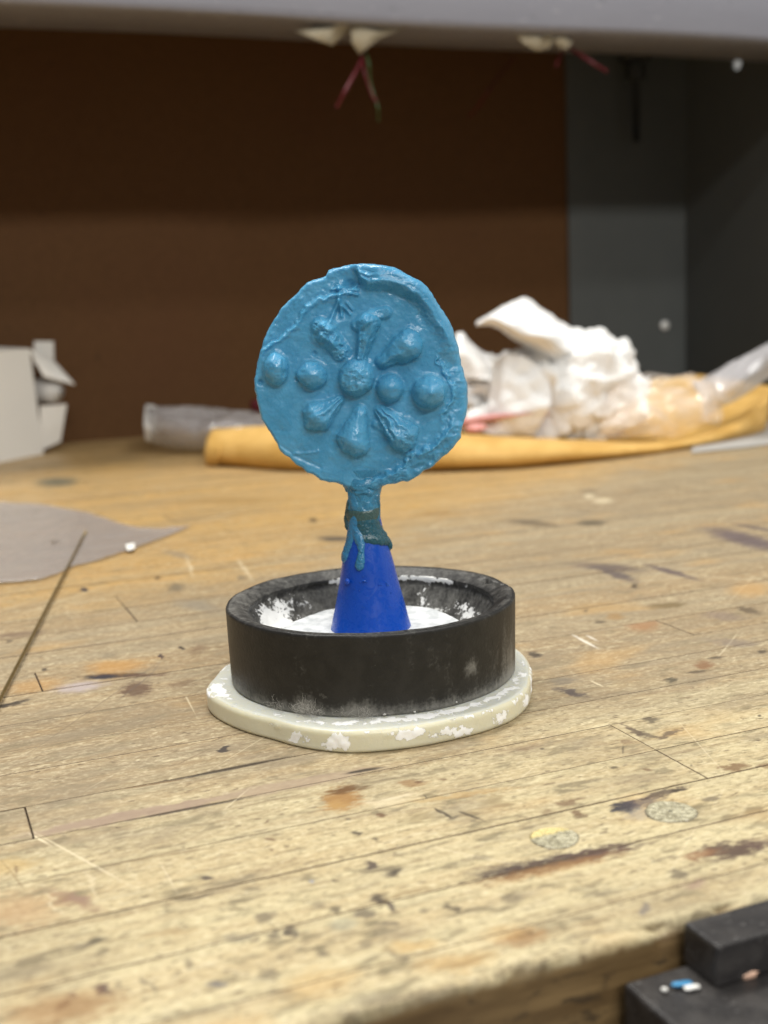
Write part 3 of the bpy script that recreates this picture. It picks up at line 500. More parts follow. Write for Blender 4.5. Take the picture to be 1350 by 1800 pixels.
# ================================================================== RUBBER RING
Hr = 0.02388
def ringmat(inner):
    t = NT('black_rubber_inside' if inner else 'black_rubber'); p = t.tc(); nz = t.noise(p, 190, 6, .65, .3); nz2 = t.noise(p, 900, 3, .6); st = t.noise(t.mul(p, (260, 260, 60)), 1, 4, .6)
    base = t.mix(t.rng(nz, .35, .65), (0.0075, .0072, .0065), (0.0145, .0135, .012))
    dust = t.attr('dust')
    fine = t.math('ADD', t.math('MULTIPLY', t.math('SUBTRACT', st, .5), 1.2), t.math('MULTIPLY', t.math('SUBTRACT', nz2, .5), .9))
    f1 = t.rng(t.math('ADD', dust, fine), .05, 1.15, 0, .55)
    c_ = t.mix(f1, base, (.34, .33, .30))
    pl = t.rng(t.math('ADD', t.attr('plaster'), t.math('ADD', t.math('MULTIPLY', t.math('SUBTRACT', nz, .5), 3.4), t.math('MULTIPLY', t.math('SUBTRACT', nz2, .5), 1.2))), .40, .62)
    c_ = t.mix(pl, c_, (.80, .80, .78))
    scr = t.rng(t.noise(t.mul(p, (90, 90, 90)), 1, 6, .75, 1.5), .655, .67, 0, .28)
    c_ = t.mix(t.math('MULTIPLY', scr, .7), c_, (.22, .21, .19))
    return t.set(color=c_, rough=t.mix(pl, (.47,)*3, (.95,)*3), spec=.42, normal=t.bump(t.math('ADD', t.math('MULTIPLY', pl, 1.3), t.math('ADD', t.math('MULTIPLY', nz, .5), t.math('MULTIPLY', nz2, .35))), .00045, .7))
RUB, RUBI = ringmat(False), ringmat(True)
ringE = thing('casting_flask_base', 'black rubber ring shaped flask base with plaster residue inside, on the ivory plate', 'flask base', loc=(0, 0, RZ))
def angles(n, focus):
    A = np.linspace(-PI, PI, 20000); w = np.ones_like(A)
    for a, s, k in focus: w += k*np.exp(-((A-a)/s)**2)
    c = np.cumsum(w); c /= c[-1]; return np.interp(np.arange(n)/n, c, A)
def ring():
    rx = math.atan2(0.006, .044)                                   # the torn spot at the right of the rim
    A = angles(620, [(math.radians(17), .16, 6)]); N = len(A)
    ro = .045
    prof = [(ro*.9876-.0006, 0), (ro*.9876, .0006)] + [(ro*(.9876+.0124*z/Hr), z) for z in np.linspace(.0012, Hr-.0012, 20)] + [(ro-.0007+.0007*math.cos(w), Hr-.0009+.0009*math.sin(w)) for w in np.linspace(0, PI/2, 5)[1:]]
    nout = len(prof)
    prof += [(x, Hr) for x in (.0438, .0432, .0427)] + [(.0422, Hr-.00008), (.0418, Hr-.0003)] + [(.0418-.0033*k/5, Hr-.0003-.0018*k/5) for k in range(1, 6)] + [(.0383, Hr-.00225), (.0382, Hr-.0028), (.0385, Hr-.0036), (.0389, Hr-.0043)]
    nlip = len(prof)
    prof += [(.0389-.0085*s, Hr-.0043-.0112*(1-(1-s)**1.6)) for s in np.linspace(.06, 1, 16)]
    prof += [(.0298, Hr-.0158), (.0290, Hr-.0145), (.0286, Hr-.0112), (.0282, Hr-.0103), (.0276, Hr-.0099)]
    nwall = len(prof)
    prof += [(x, Hr-.0098+.0003*(1-x/.027)) for x in (.0262, .0245, .022, .019, .016, .013, .009, .004)]
    m = len(prof); prof = np.array(prof)
    Ag = np.repeat(A, m); J = np.tile(np.arange(m), N); r = prof[J, 0].copy(); z = prof[J, 1].copy()
    Q = np.c_[np.cos(Ag)*r, np.sin(Ag)*r, z]
    # slight out-of-round, worn rim
    lip = np.exp(-((z-Hr)/.0012)**2)*(J < nlip)
    z = z + lip*fbm(Q*np.array([110, 110, 0])+3, 3, 6)*.00022
    r = r + lip*fbm(Q*90, 3, 2)*.00022 + fbm(Q*30, 2, 9)*.00015*(J < nlip)
    # inner lip and wall rough with plaster
    inn = (J >= nout+9) & (J < nwall)
    r = r + inn*fbm(Q*np.array([260, 260, 260]), 4, 13)*.0006
    # facetted plaster button
    but = J >= nwall-4
    z = z + but*fbm(Q*np.array([120, 120, 0]), 3, 30)*.00025
    r = np.where(J >= nwall-5, r*(1+.018*np.cos(6*Ag+.5)), r)
    # crack
    crk = np.zeros(len(r))
    pol = [(math.radians(8), .0448), (math.radians(13), .0432), (math.radians(12), .0420), (math.radians(18), .0425), (math.radians(22), .0412), (math.radians(27), .0416)]
    S_ = np.c_[Ag*.043, r]
    for (a0, r0), (a1, r1) in zip(pol[:-1], pol[1:]):
        p0 = np.array([a0*.043, r0]); p1 = np.array([a1*.043, r1]); d = p1-p0; tt = np.clip(((S_-p0)@d)/(d@d), 0, 1)
        dist = np.linalg.norm(S_-(p0+tt[:, None]*d), axis=1); crk = np.maximum(crk, np.exp(-(dist/.0005)**2))
    z = z - crk*.0022*(z > Hr-.003)*(J < nlip)
    dip = np.exp(-((Ag-math.radians(17))/.09)**2)*np.exp(-((r-.0440)/.0012)**2)*(z > Hr-.003); z = z - dip*.0005
    V = np.c_[np.cos(Ag)*r, np.sin(Ag)*r, z]
    deg = np.degrees(Ag); zz = z/Hr
    dw = lambda a: np.abs((deg-a+180) % 360-180)
    dust = np.full(len(r), -.05)
    out = J < nout
    dust += out*(.55*np.exp(-(zz/.14)**2) + .30*np.exp(-((zz-.02)/.1)**2) + .35*np.exp(-(dw(-25)/22)**2)*np.exp(-((zz-.25)/.3)**2) + .6*np.exp(-(dw(-22)/7)**2)*(1-zz)+ .8*np.exp(-(dw(-116)/5)**2-((zz-.10)/.14)**2) + .6*np.exp(-(dw(-96)/6)**2-((zz-.06)/.16)**2)+.9*np.exp(-(dw(-51)/3)**2-((zz-.42)/.1)**2))
    dust += (~out & (J < nlip))*(.26 + .25*np.exp(-(dw(175)/30)**2)) + lip*.15
    dust += (J >= nlip)*(J < nwall)*.55
    pl = np.full(len(r), -1.0)
    pl = np.where(out, pl + .95*np.exp(-(dw(-114)/4)**2-((zz-.12)/.08)**2) + .9*np.exp(-(dw(-160)/2.5)**2-((zz-.12)/.10)**2)+1.3*np.exp(-(dw(-40)/2.5)**2-((zz-.13)/.06)**2)+ .75*np.exp(-(dw(-97)/5)**2-((zz-.03)/.06)**2)+.8*np.exp(-(dw(-58)/7)**2-((zz-.04)/.03)**2), pl)
    rw = (J >= nlip-5) & (J < nwall)
    pl = np.where(rw, -.12 + 1.0*np.exp(-(dw(148)/19)**2)*np.exp(-((z-(Hr-.0095))/.0050)**2) + .8*np.exp(-(dw(160)/14)**2)*np.exp(-((z-(Hr-.012))/.004)**2) + 1.05*np.exp(-(dw(78)/30)**2)*np.exp(-((z-(Hr-.0030))/.0010)**2) + .75*np.exp(-(dw(50)/16)**2)*np.exp(-((z-(Hr-.0028))/.0010)**2) + .9*np.exp(-(dw(28)/12)**2)*np.exp(-((z-(Hr-.0105))/.0035)**2)+.5*np.exp(-(dw(60)/14)**2)*np.exp(-((z-(Hr-.0125))/.004)**2)+ .9*np.exp(-(dw(104)/10)**2)*np.exp(-((z-(Hr-.0032))/.0010)**2), pl)
    pl = np.where(J >= nwall-5, 1.5, pl)
    mi = (J >= nout+8).astype(int)
    F = gridfaces(N, m, wrapu=True)
    # outer wall + rim, and inside, as two parts of the ring
    Vall = np.vstack([V, [0, 0, Hr-.0095]])
    F += [(len(V), i*m+m-1, ((i+1) % N)*m+m-1) for i in range(N)]
    groups = {'wall': [], 'inner_bowl': [], 'plaster_button': []}
    for f in F:
        j = min(q % m for q in f if q < len(V))
        groups['wall' if j < nlip-4 else 'inner_bowl' if j < nwall-5 else 'plaster_button'].append(f)
    du = np.r_[dust, 0]; pa = np.r_[pl, 1.5]
    for nm, fs in groups.items():
        idx = np.unique(np.array([q for f in fs for q in f])); mp = {int(q): k for k, q in enumerate(idx)}
        me = pymesh(nm, Vall[idx], [[mp[int(q)] for q in f] for f in fs]); fattr(me, 'dust', du[idx]); fattr(me, 'plaster', pa[idx])
        link(nm, me, {'wall': RUB, 'inner_bowl': RUBI, 'plaster_button': PLAST}[nm], ringE)
t = NT('white_plaster'); p = t.tc(); nz = t.noise(p, 220, 5, .6); nz2 = t.noise(p, 60, 3)
c_ = t.mix(t.rng(nz, .35, .62), (.46, .48, .49), (.66, .675, .68)); c_ = t.mix(t.rng(t.noise(p, 330, 2), .73, .75, 0, .9), c_, (.08, .075, .07))
PLAST = t.set(color=c_, rough=.85, normal=t.bump(nz, .0006, .6), spec=.2)
ring()
# lint and crumbs caught at the foot of the ring
t = NT('lint'); LINT = t.set(color=(.50, .48, .44), rough=.9)
t = NT('plaster_crumb'); CRUMB = t.set(color=(.52, .51, .48), rough=.95, normal=t.bump(t.noise(t.tc(), 1200, 3), .0004, .8))
def lint(deg, n, spread, h, name='lint'):
    V, F = [], []
    for k in range(n):
        a = math.radians(deg + rng.normal(0, spread)); r = .0452; b = np.array([r*math.cos(a), r*math.sin(a), abs(rng.normal(0, h*.35))])
        out = np.array([math.cos(a), math.sin(a), 0]); tan = np.array([-math.sin(a), math.cos(a), 0]); P = [b]
        d = out*rng.uniform(-.2, .5)+tan*rng.normal(0, 1)+np.array([0, 0, rng.normal(.5, .7)])
        for s in range(5):
            d = d/np.linalg.norm(d)+rng.normal(0, .55, 3); d[2] -= .05
            q = P[-1]+d/np.linalg.norm(d)*h*.22; rad = math.hypot(q[0], q[1])
            if rad < .0449: q[:2] *= .0450/rad
            q[2] = max(q[2], .0003); P.append(q)
        v, f = tube(P, .000026, 3, False); o = len(V); V += list(v); F += [tuple(i+o for i in x) for x in f]
    o = link(name, pymesh(name, V, F), LINT, ringE); o['kind'] = 'stuff'
lint(-114, 80, 1.8, .0048); lint(-93, 60, 3.5, .0028); lint(-128, 26, 4, .003)
def crumb(parent, c, s, mat, name='crumb', seed=0):
    bm = bmesh.new(); bmesh.ops.create_icosphere(bm, subdivisions=3, radius=1)
    P = np.array([v.co[:] for v in bm.verts]); d = 1+.45*fbm(P*1.6+seed*3.1, 3, seed)
    P = P*d[:, None]*np.asarray(s)
    for v, q in zip(bm.verts, P): v.co = q
    me = bpy.data.meshes.new(name); bm.to_mesh(me); bm.free(); o = link(name, me, mat, parent); o.location = c; return o
for k, (deg, z, s) in enumerate(((-86, .0008, .0006), (-75, .0007, .0005), (-58, .0012, .0004))):
    a = math.radians(deg); crumb(ringE, (.0447*math.cos(a), .0447*math.sin(a), z), (s*.75, s*.55, s*.6), CRUMB, 'crumb', k)

# ================================================================== WAX PATTERN
def waxmat(name, c0, c1, c2=None, ssss=.003, rough=.32, fine=.38):
    t = NT(name); p = t.tc(); n1 = t.noise(p, 90, 4, .6); n2 = t.noise(p, 800, 4, .6); n3 = t.noise(p, 330, 4, .65, 1.2)
    c_ = t.mix(t.rng(n1, .35, .65), c0, c1)
    if c2: c_ = t.mix(t.rng(t.math('ADD', t.attr('tint'), t.math('MULTIPLY', t.math('SUBTRACT', n3, .5), .9)), .3, .8), c_, c2)
    rg = t.rng(n3, .35, .62, rough+.12, rough-.10)
    h = t.math('ADD', t.math('MULTIPLY', n3, .9), t.math('MULTIPLY', n2, .3))
    return t.set(color=c_, rough=rg, sss=.35, sssr=(.35, .8, 1.0), ssss=ssss, normal=t.bump(h, .00045*fine, .6), spec=.5)
WAX = waxmat('light_blue_wax', (0.062, .275, .47), (0.090, .335, .545))
CONEW = waxmat('royal_blue_wax', (0.0045, .066, .43), (0.005, .070, .45), None, rough=.30, fine=.10)
waxE = thing('wax_medallion', 'pale blue wax medallion with beads and petals on a dark blue wax sprue cone', 'wax model', loc=(0, -0.0005, RZ+Hr-.0082))
WZ = np.array([0, -0.0005, RZ+Hr-.0082])
SC = 440/1350
def cp(P): return np.asarray(P, float)
def plane(P, Y=0.0):
    """close-up coordinates on the medallion's face -> metres (x, z) on its upright plane"""
    P = np.asarray(P, float); x = 420+P[..., 0]*SC; y = 440+P[..., 1]*SC
    D = (x-675)[..., None]/CF*cR+(900-y)[..., None]/CF*cU+cF
    t_ = (Y-CC[1])/D[..., 1]; Q = CC+D*t_[..., None]; return Q[..., 0], Q[..., 2]
OUT = [(610, 82), (680, 77), (740, 78), (800, 88), (835, 96), (880, 118), (930, 145), (985, 175), (1015, 205), (1040, 240), (1062, 275), (1085, 312), (1115, 355), (1140, 400), (1165, 470), (1180, 520), (1192, 570), (1200, 620), (1218, 680), (1230, 730), (1233, 790), (1229, 860), (1218, 910), (1203, 955), (1190, 1005), (1165, 1040), (1130, 1080), (1105, 1105), (1075, 1130), (1035, 1165), (1000, 1182), (960, 1215), (915, 1242), (880, 1238), (840, 1252), (800, 1255), (760, 1268), (670, 1275), (585, 1268), (535, 1245), (490, 1242), (440, 1227), (400, 1200), (370, 1195), (345, 1165), (310, 1148), (275, 1110), (250, 1097), (218, 1062), (208, 1030), (190, 1000), (165, 965), (150, 935), (130, 905), (120, 875), (108, 825), (98, 760), (90, 690), (95, 655), (104, 615), (118, 560), (128, 520), (140, 475), (170, 412), (195, 370), (215, 345), (232, 312), (262, 283), (300, 250), (325, 228), (350, 195), (372, 175), (410, 160), (440, 152), (470, 138), (485, 112), (510, 98), (545, 92)]
C0 = np.array([660., 665.])
def polar(L):
    L = np.asarray(L, float)-C0; return np.arctan2(L[:, 1], L[:, 0]), np.hypot(L[:, 0], L[:, 1])
oa, orr = polar(OUT); ix = np.argsort(oa); oa, orr = oa[ix], orr[ix]
def rout(a): return np.interp(a, np.r_[oa[-1]-2*PI, oa, oa[0]+2*PI], np.r_[orr[-1], orr, orr[0]])
BEADS = [((208, 635), 66, 88, 4.6), ((400, 668), 82, 74, 4.3), ((636, 682), 94, 108, 5.0), ((812, 740), 72, 76, 4.2), ((1024, 762), 91, 88, 5.6)]
PETALS = [((540, 805), (436, 888), 26, 90, 4.8), ((653, 872), (624, 1005), 40, 97, 5.4), ((768, 862), (880, 985), 34, 90, 4.8), ((778, 597), (904, 513), 38, 86, 5.0), ((660, 575), (702, 395), 26, 62, 4.0), ((540, 550), (470, 440), 36, 74, 3.4)]
def petal_ratio(P, pt):
    a, b = np.array(pt[0], float), np.array(pt[1], float); d = b-a; L = np.linalg.norm(d)
    t_ = np.clip(((P-a)@d)/(L*L), 0, 1); q = a+t_[..., None]*d; dist = np.linalg.norm(P-q, axis=-1)
    wob = 1+.22*fbm(np.concatenate([P/60, 0*P[..., :1]+pt[2]], -1), 3, 5)
    return dist/((pt[2]+(pt[3]-pt[2])*t_**1.15)*wob), t_
def bead_ratio(P, bd):
    c, rx_, ry_, h = bd; d = (P-np.array(c, float))/np.array([rx_, ry_], float)
    wob = 1+.15*fbm(np.concatenate([P/60, 0*P[..., :1]+c[0]], -1), 3, 3); return np.linalg.norm(d, axis=-1)/wob
def polyd(P, L):
    best = np.full(P.shape[:-1], 1e9)
    for p0, p1 in zip(L[:-1], L[1:]):
        p0 = np.array(p0, float); p1 = np.array(p1, float); d = p1-p0; t_ = np.clip(((P-p0)@d)/(d@d), 0, 1)
        best = np.minimum(best, np.linalg.norm(P-(p0+t_[..., None]*d), axis=-1))
    return best
def polarline(L, closed=False):
    a, r = polar(L); ix = np.argsort(a); return a[ix], r[ix]
def face_h(P):
    """relief of the medallion's face in millimetres at close-up coordinates P"""
    P = np.asarray(P, float); d = P-C0; a = np.arctan2(d[..., 1], d[..., 0]); r = np.hypot(d[..., 0], d[..., 1]); R = rout(a)
    P3 = np.concatenate([P/100, 0*P[..., :1]], -1); deg = np.degrees(a)
    wr = fbm(P3*2.2, 4, 40)
    h = .34*fbm(P3*.9, 3, 41)+.12*fbm(P3*3.2, 3, 42)
    # shallow tool strokes running round the rim
    sw = np.stack([a*9, r/26, 0*a], -1); h = h+.10*fbm(sw, 3, 43)*sstep(.45, .85, r/R)
    h = h+.09*ridge(np.stack([P[..., 0]/170+wr*.6, P[..., 1]/45+wr, 0*a], -1), 3, 47)
    # upper left: the front layer ends in a raised lip, the layer behind it lies lower
    la, lr = polarline([(112, 560), (130, 540), (220, 482), (310, 402), (350, 322), (400, 280), (450, 255), (540, 236), (600, 215), (640, 190)])
    rl = np.interp(a, la, lr)+14*fbm(P3*3, 3, 44); m = sstep(-176, -165, deg)*sstep(-86, -97, deg)
    h = h-m*1.25*sstep(-10, 16, r-rl)+m*.75*np.exp(-((r-rl+8)/13)**2)+m*.20*np.sin((r-rl)/15+2.5*wr)*sstep(20, 45, r-rl)
    # upper right: thick glossy crescent standing proud, its inner face a clean ledge
    ua, ur = polarline([(640, 120), (655, 185), (690, 212), (800, 214), (900, 250), (965, 303), (1020, 400), (1070, 470), (1105, 560), (1120, 600)])
    ru = np.interp(a, ua, ur)+8*fbm(P3*2.5, 3, 45); amp = np.interp(deg, [-96, -90, -80, -58, -48, -35, -18, -8], [0, 1.9, 3.5, 3.3, 2.5, 1.5, 1.0, 0])
    h = h+amp*sstep(-20, 42, r-ru)*(1-.35*sstep(50, 150, r-ru))+.35*np.exp(-((r-ru-46)/10)**2)*(amp > .6)
    gl = sstep(-95, -85, deg)*sstep(60, 20, deg)*sstep(0, 40, r-(R-150))
    h = h+gl*(.28*ridge(np.stack([P[..., 0]/70+wr, P[..., 1]/40, 0*a], -1), 4, 46)-.1)
    # right: a broken notch
    n_ = sstep(-18, -10, deg)*sstep(36, 20, deg); rn = R-95+26*fbm(P3*3, 3, 50)+20*np.sin(a*9)
    h = h-n_*.9*sstep(-6, 12, r-rn)+n_*.5*np.exp(-((r-rn+10)/10)**2)
    # lower right: folded lip
    ba, br = polarline([(690, 1240), (750, 1212), (820, 1190), (875, 1155), (900, 1100), (950, 1078), (1005, 1055), (1080, 1000), (1125, 930), (1150, 860)])
    rb = np.interp(a, ba, br)+20*fbm(P3*3.5, 4, 48); m2 = sstep(20, 34, deg)*sstep(93, 82, deg)
    h = h+m2*(1.05*sstep(-14, 14, r-rb)+.6*np.exp(-((r-rb-14)/14)**2)-.9*sstep(30, 90, r-rb))+m2*.75*fbm(P3*3.2, 4, 49)*sstep(-60, 0, r-rb)
    # lower left strokes
    h = h+.3*np.exp(-(polyd(P, [(300, 1090), (420, 1080), (430, 1075)])/7)**2)*1.2-.25*np.exp(-(polyd(P, [(230, 1045), (320, 1105), (440, 1160)])/10)**2)
    # sprout of thin strings at the upper left, and its dents
    for L, w, s in (([(540, 200), (545, 240), (540, 272), (520, 320), (492, 390)], 11, 1.3), ([(541, 270), (552, 310), (556, 355)], 9, .9), ([(505, 212), (560, 205), (640, 215)], 9, .9), ([(560, 300), (590, 330), (602, 345)], 8, .7), ([(585, 285), (612, 318)], 7, .6), ([(600, 232), (640, 240)], 8, .9), ([(640, 110), (660, 150), (690, 160)], 10, .9), ([(655, 120), (700, 140)], 9, .8)):
        h = h+s*np.exp(-(polyd(P, L)/w)**2)
    for c, w, s in (((600, 190), 30, 1.5), ((650, 190), 26, 1.2), ((570, 335), 30, .8), ((530, 330), 22, .8), ((505, 300), 26, .5), ((410, 555), 14, .9), ((122, 705), 13, 1.2), ((318, 690), 12, .9), ((1135, 520), 22, .7), ((1150, 620), 30, .9), ((925, 270), 20, .4)):
        h = h-s*np.exp(-(np.linalg.norm(P-np.array(c, float), axis=-1)/w)**2)
    # plate wings of the top petal and rubbly bits of the upper left one
    h = h+1.5*sstep(24, 0, polyd(P, [(640, 400), (720, 350), (790, 335)])-18)*(1+.3*wr)
    h = h+1.2*sstep(40, 0, polyd(P, [(440, 410), (500, 470), (560, 545)])-20)*(1+.9*fbm(P3*6, 3, 51))
    h = h+.9*np.exp(-(np.linalg.norm(P-np.array([455, 408.]), axis=-1)/26)**2)+.9*np.exp(-(np.linalg.norm(P-np.array([500, 405.]), axis=-1)/20)**2)
    h = h+.8*sstep(26, 0, polyd(P, [(740, 930), (800, 965), (830, 1000)])-8)
    # wax drawn up around each bead and petal
    for bd in BEADS: h = h+.85*np.exp(-((np.maximum(bead_ratio(P, bd), .9)-.9)/.17)**2)
    for pt in PETALS:
        q, t_ = petal_ratio(P, pt); h = h+.75*np.exp(-((np.maximum(q, .9)-.9)/.22)**2)
    # neck root
    h = h+1.0*sstep(120, 20, np.abs(P[..., 0]-665))*sstep(1180, 1280, P[..., 1])
    return h
def face_pt(P, hmm):
    X, Z = plane(P); return np.stack([X, -.0040-hmm/1000, Z], -1)-WZ
def disc_part():
    NA, NR = 760, 190; A = np.linspace(-PI, PI, NA, endpoint=False); R = rout(A)
    R = R+5*fbm(np.stack([np.cos(A)*9, np.sin(A)*9, 0*A], -1), 4, 60)
    q = np.linspace(0.004, 1, NR)**.92; AA, QQ = np.meshgrid(A, q, indexing='ij')
    P = np.stack([C0[0]+R[:, None]*QQ*np.cos(AA), C0[1]+R[:, None]*QQ*np.sin(AA)], -1)
    h = face_h(P); d = (1-QQ)*R[:, None]; deg = np.degrees(AA)
    er = np.interp(deg, [-180, -140, -95, -60, -20, 10, 30, 90, 150, 180], [16, 14, 22, 40, 62, 46, 30, 22, 16, 16])
    x = np.clip(d/er, 0, 1); drop = np.interp(deg, [-180, -95, -60, -20, 10, 30, 180], [1.2, 1.3, 2.4, 3.8, 3.0, 1.8, 1.2])
    h = h-drop*(1-np.sqrt(np.clip(1-(1-x)**2, 0, 1)))
    V = face_pt(P, h)
    rim = []                                                            # side and back
    edge = V[:, -1]; Pe = P[:, -1]
    for k, (y, s) in enumerate(((.0012, 1.004), (.0035, 1.0), (.006, .985), (.0075, .95), (.0082, .85), (.0084, .6), (.0084, .3), (.0084, .02))):
        P2 = C0+(Pe-C0)*(s+(.006*fbm(np.stack([np.cos(A)*20, np.sin(A)*20, 0*A+k], -1), 3, 61))[:, None]*(k < 4)); X, Z = plane(P2)
        rim.append(np.stack([X, np.maximum(edge[:, 1]+WZ[1]+.0004*(k+1), y-.0042), Z], -1)-WZ)
    V = np.concatenate([V, np.stack(rim, 1)], 1); m = V.shape[1]
    V = V.reshape(-1, 3); cen = face_pt(np.array([[660., 665.]]), face_h(np.array([[660., 665.]])))
    V = np.vstack([V, cen]); F = gridfaces(NA, m, wrapu=True)+[(NA*m, i*m, ((i+1) % NA)*m) for i in range(NA)]
    F = [f[::-1] for f in F]
    return link('disc', pymesh('disc', V, F), WAX, waxE)
dsc = disc_part()
def relief(name, P, h, keep, label=None):
    n, m = P.shape[:2]; V = face_pt(P, h).reshape(-1, 3); K = keep.reshape(-1)
    F = [f[::-1] for f in gridfaces(n, m) if all(K[list(f)])]
    F = [f if True else f for f in F]
    idx = np.unique(np.array(F)); mp = -np.ones(len(V), int); mp[idx] = np.arange(len(idx))
    o = link(name, pymesh(name, V[idx], mp[np.array(F)]), WAX, waxE)
    if label: o['label'] = label
    return o
def gridbox(x0, x1, y0, y1, st=2.2):
    X, Y = np.meshgrid(np.arange(x0, x1, st), np.arange(y0, y1, st), indexing='ij'); return np.stack([X, Y], -1)
BL = ['tall bead nearest the left rim', 'second bead from the left rim', 'large rough central bead', 'small bead right of the centre', 'smooth bead nearest the right rim']
for k, bd in enumerate(BEADS):
    (cx, cy), rx_, ry_, H = bd; P = gridbox(cx-rx_*1.5, cx+rx_*1.5, cy-ry_*1.5, cy+ry_*1.5); q = bead_ratio(P, bd)
    P3 = np.concatenate([P/100, 0*P[..., :1]+k], -1)
    dome = np.where(q < 1, H*np.sqrt(np.maximum(1-q*q, 0))**1.25, -(q-1)*7)
    rough = [.5, .5, 1.3, .5, .25][k]
    dome = dome+rough*sstep(1.0, .8, q)*(.45*fbm(P3*3.2, 3, 70+k)+.32*ridge(P3*2.6, 2, 75+k))
    dome = dome+.6*sstep(1.05, .7, q)*fbm(P3*1.5+k, 2, 150+k)
    if k == 0: dome = np.where(q < 1.1, dome-.8*sstep(28, 40, P[..., 0]-cx)*sstep(1, .6, q), dome)
    if k == 4: dome = dome+.7*np.exp(-(np.linalg.norm(P-np.array([cx+8, cy-8.]), axis=-1)/22)**2)
    bs = face_h(P); cen = face_h(np.array([[cx, cy]], float))[0]
    relief('bead', P, np.where(q < 1, .5*bs+.5*cen, bs)+dome-.25, q < 1.28, BL[k])
PLB = ['ridged petal at the lower left', 'long petal at the bottom', 'ridged petal at the lower right', 'smooth petal at the upper right', 'narrow petal at the top', 'rough broken petal at the upper left']
for k, pt in enumerate(PETALS):
    a, b = np.array(pt[0], float), np.array(pt[1], float); lo = np.minimum(a, b)-pt[3]*1.5; hi = np.maximum(a, b)+pt[3]*1.5
    P = gridbox(lo[0], hi[0], lo[1], hi[1]); q, t_ = petal_ratio(P, pt); P3 = np.concatenate([P/100, 0*P[..., :1]+k*3], -1)
    H = pt[4]*(.42+.58*t_)
    dome = np.where(q < 1, H*np.sqrt(np.maximum(1-q*q, 0))**1.45, -(q-1)*6)
    ax = (b-a)/np.linalg.norm(b-a); nr = np.array([-ax[1], ax[0]]); s = (P-a)@nr/(pt[2]+(pt[3]-pt[2])*t_**1.15)
    st = [.55, .30, .75, .30, .5, .7][k]
    wrp = fbm(P3*2, 3, 80+k)
    dome = dome+st*sstep(1, .7, q)*(.6*np.sin(s*[9, 7, 10, 6, 7, 5][k]+1.6*wrp*2)*sstep(1.05, .55, t_*(.85 if k in (0, 2) else 1))+.5*ridge(P3*np.array([3, 3, 1])+wrp[..., None]*.4, 3, 84+k)-.2)
    if k == 4: dome = dome+.8*sstep(.1, -.3, s)*sstep(1, .6, q)
    if k == 5: dome = dome*(.62+.75*fbm(P3*np.array([2.2, 2.6, 1]), 2, 3))+.9*sstep(1.05, .5, q)*np.abs(fbm(P3*2.4+4, 2, 19))
    dome = dome+.55*sstep(1.05, .7, q)*fbm(P3*1.7+k, 2, 140+k)
    bs = face_h(P); cen = face_h(((a+b)/2)[None])[0]
    relief('petal', P, np.where(q < 1, .6*bs+.4*min(cen, .6), bs)+dome-.2, q < 1.3, PLB[k])

# neck, collar, drips, cone: centre line and half widths measured on the picture at the medallion's depth
def pxz(x, y, Y=-.0005):
    return onY(x, y, Y)-WZ
def lathe_px(name, rows, mat, nseg, nrow, depth=1.0, rough=0.0, seed=0, tintf=None, yoff=0.0, ns=160):
    rows = np.array(rows, float); ys = np.linspace(rows[0, 0], rows[-1, 0], nrow)
    L = np.interp(ys, rows[:, 0], rows[:, 1]); Rr = np.interp(ys, rows[:, 0], rows[:, 2])
    k = np.ones(5)/5; L = np.convolve(np.pad(L, 2, mode='edge'), k, 'valid'); Rr = np.convolve(np.pad(Rr, 2, mode='edge'), k, 'valid')
    V = []; tint = []
    for y, l, r in zip(ys, L, Rr):
        A_ = pxz(l, y); B_ = pxz(r, y); c = (A_+B_)/2; h = np.linalg.norm(B_-A_)/2
        for i in range(nseg):
            w = 2*PI*i/nseg; V.append((c[0]+h*math.cos(w), c[1]+yoff+h*depth*math.sin(w), c[2]+(A_[2]-B_[2])/2*-math.cos(w)*0))
    V = np.array(V); n_ = fbm(V*ns, 4, seed)*rough
    cen = np.repeat(V.reshape(nrow, nseg, 3).mean(1), nseg, 0); dr = V-cen; dr[:, 2] = 0; dr /= np.linalg.norm(dr, axis=1)[:, None]+1e-9
    V = V+dr*n_[:, None]
    F = gridfaces(nrow, nseg, wrapv=True)+[tuple(range(nseg)), tuple(range((nrow-1)*nseg, nrow*nseg))[::-1]]
    F = [f[::-1] for f in F]
    me = pymesh(name, V, F)
    if tintf is not None: fattr(me, 'tint', tintf(V, np.repeat(ys, nseg)))
    return link(name, me, mat, waxE)
lathe_px('sprue_cone', [(905, 612, 668), (930, 611, 673), (950, 608, 680), (985, 601.5, 691), (1020, 597, 699.5), (1060, 590, 711), (1100, 582, 722), (1112, 579.5, 726), (1120, 577.5, 729), (1134, 574, 734)], CONEW, 96, 60, 1.0, .00009, 3, ns=130)
NROWS = [(824, 590, 694), (830, 593, 690), (836, 597, 687), (842, 602, 683), (848, 606, 678), (856, 609.5, 673), (866, 611.5, 669.5), (880, 611, 668), (890, 610.5, 667.5), (900, 609.5, 667.5), (912, 610, 668), (925, 610.5, 669), (935, 611.5, 672.5), (950, 610, 678), (985, 603.5, 689), (996, 602, 692)]
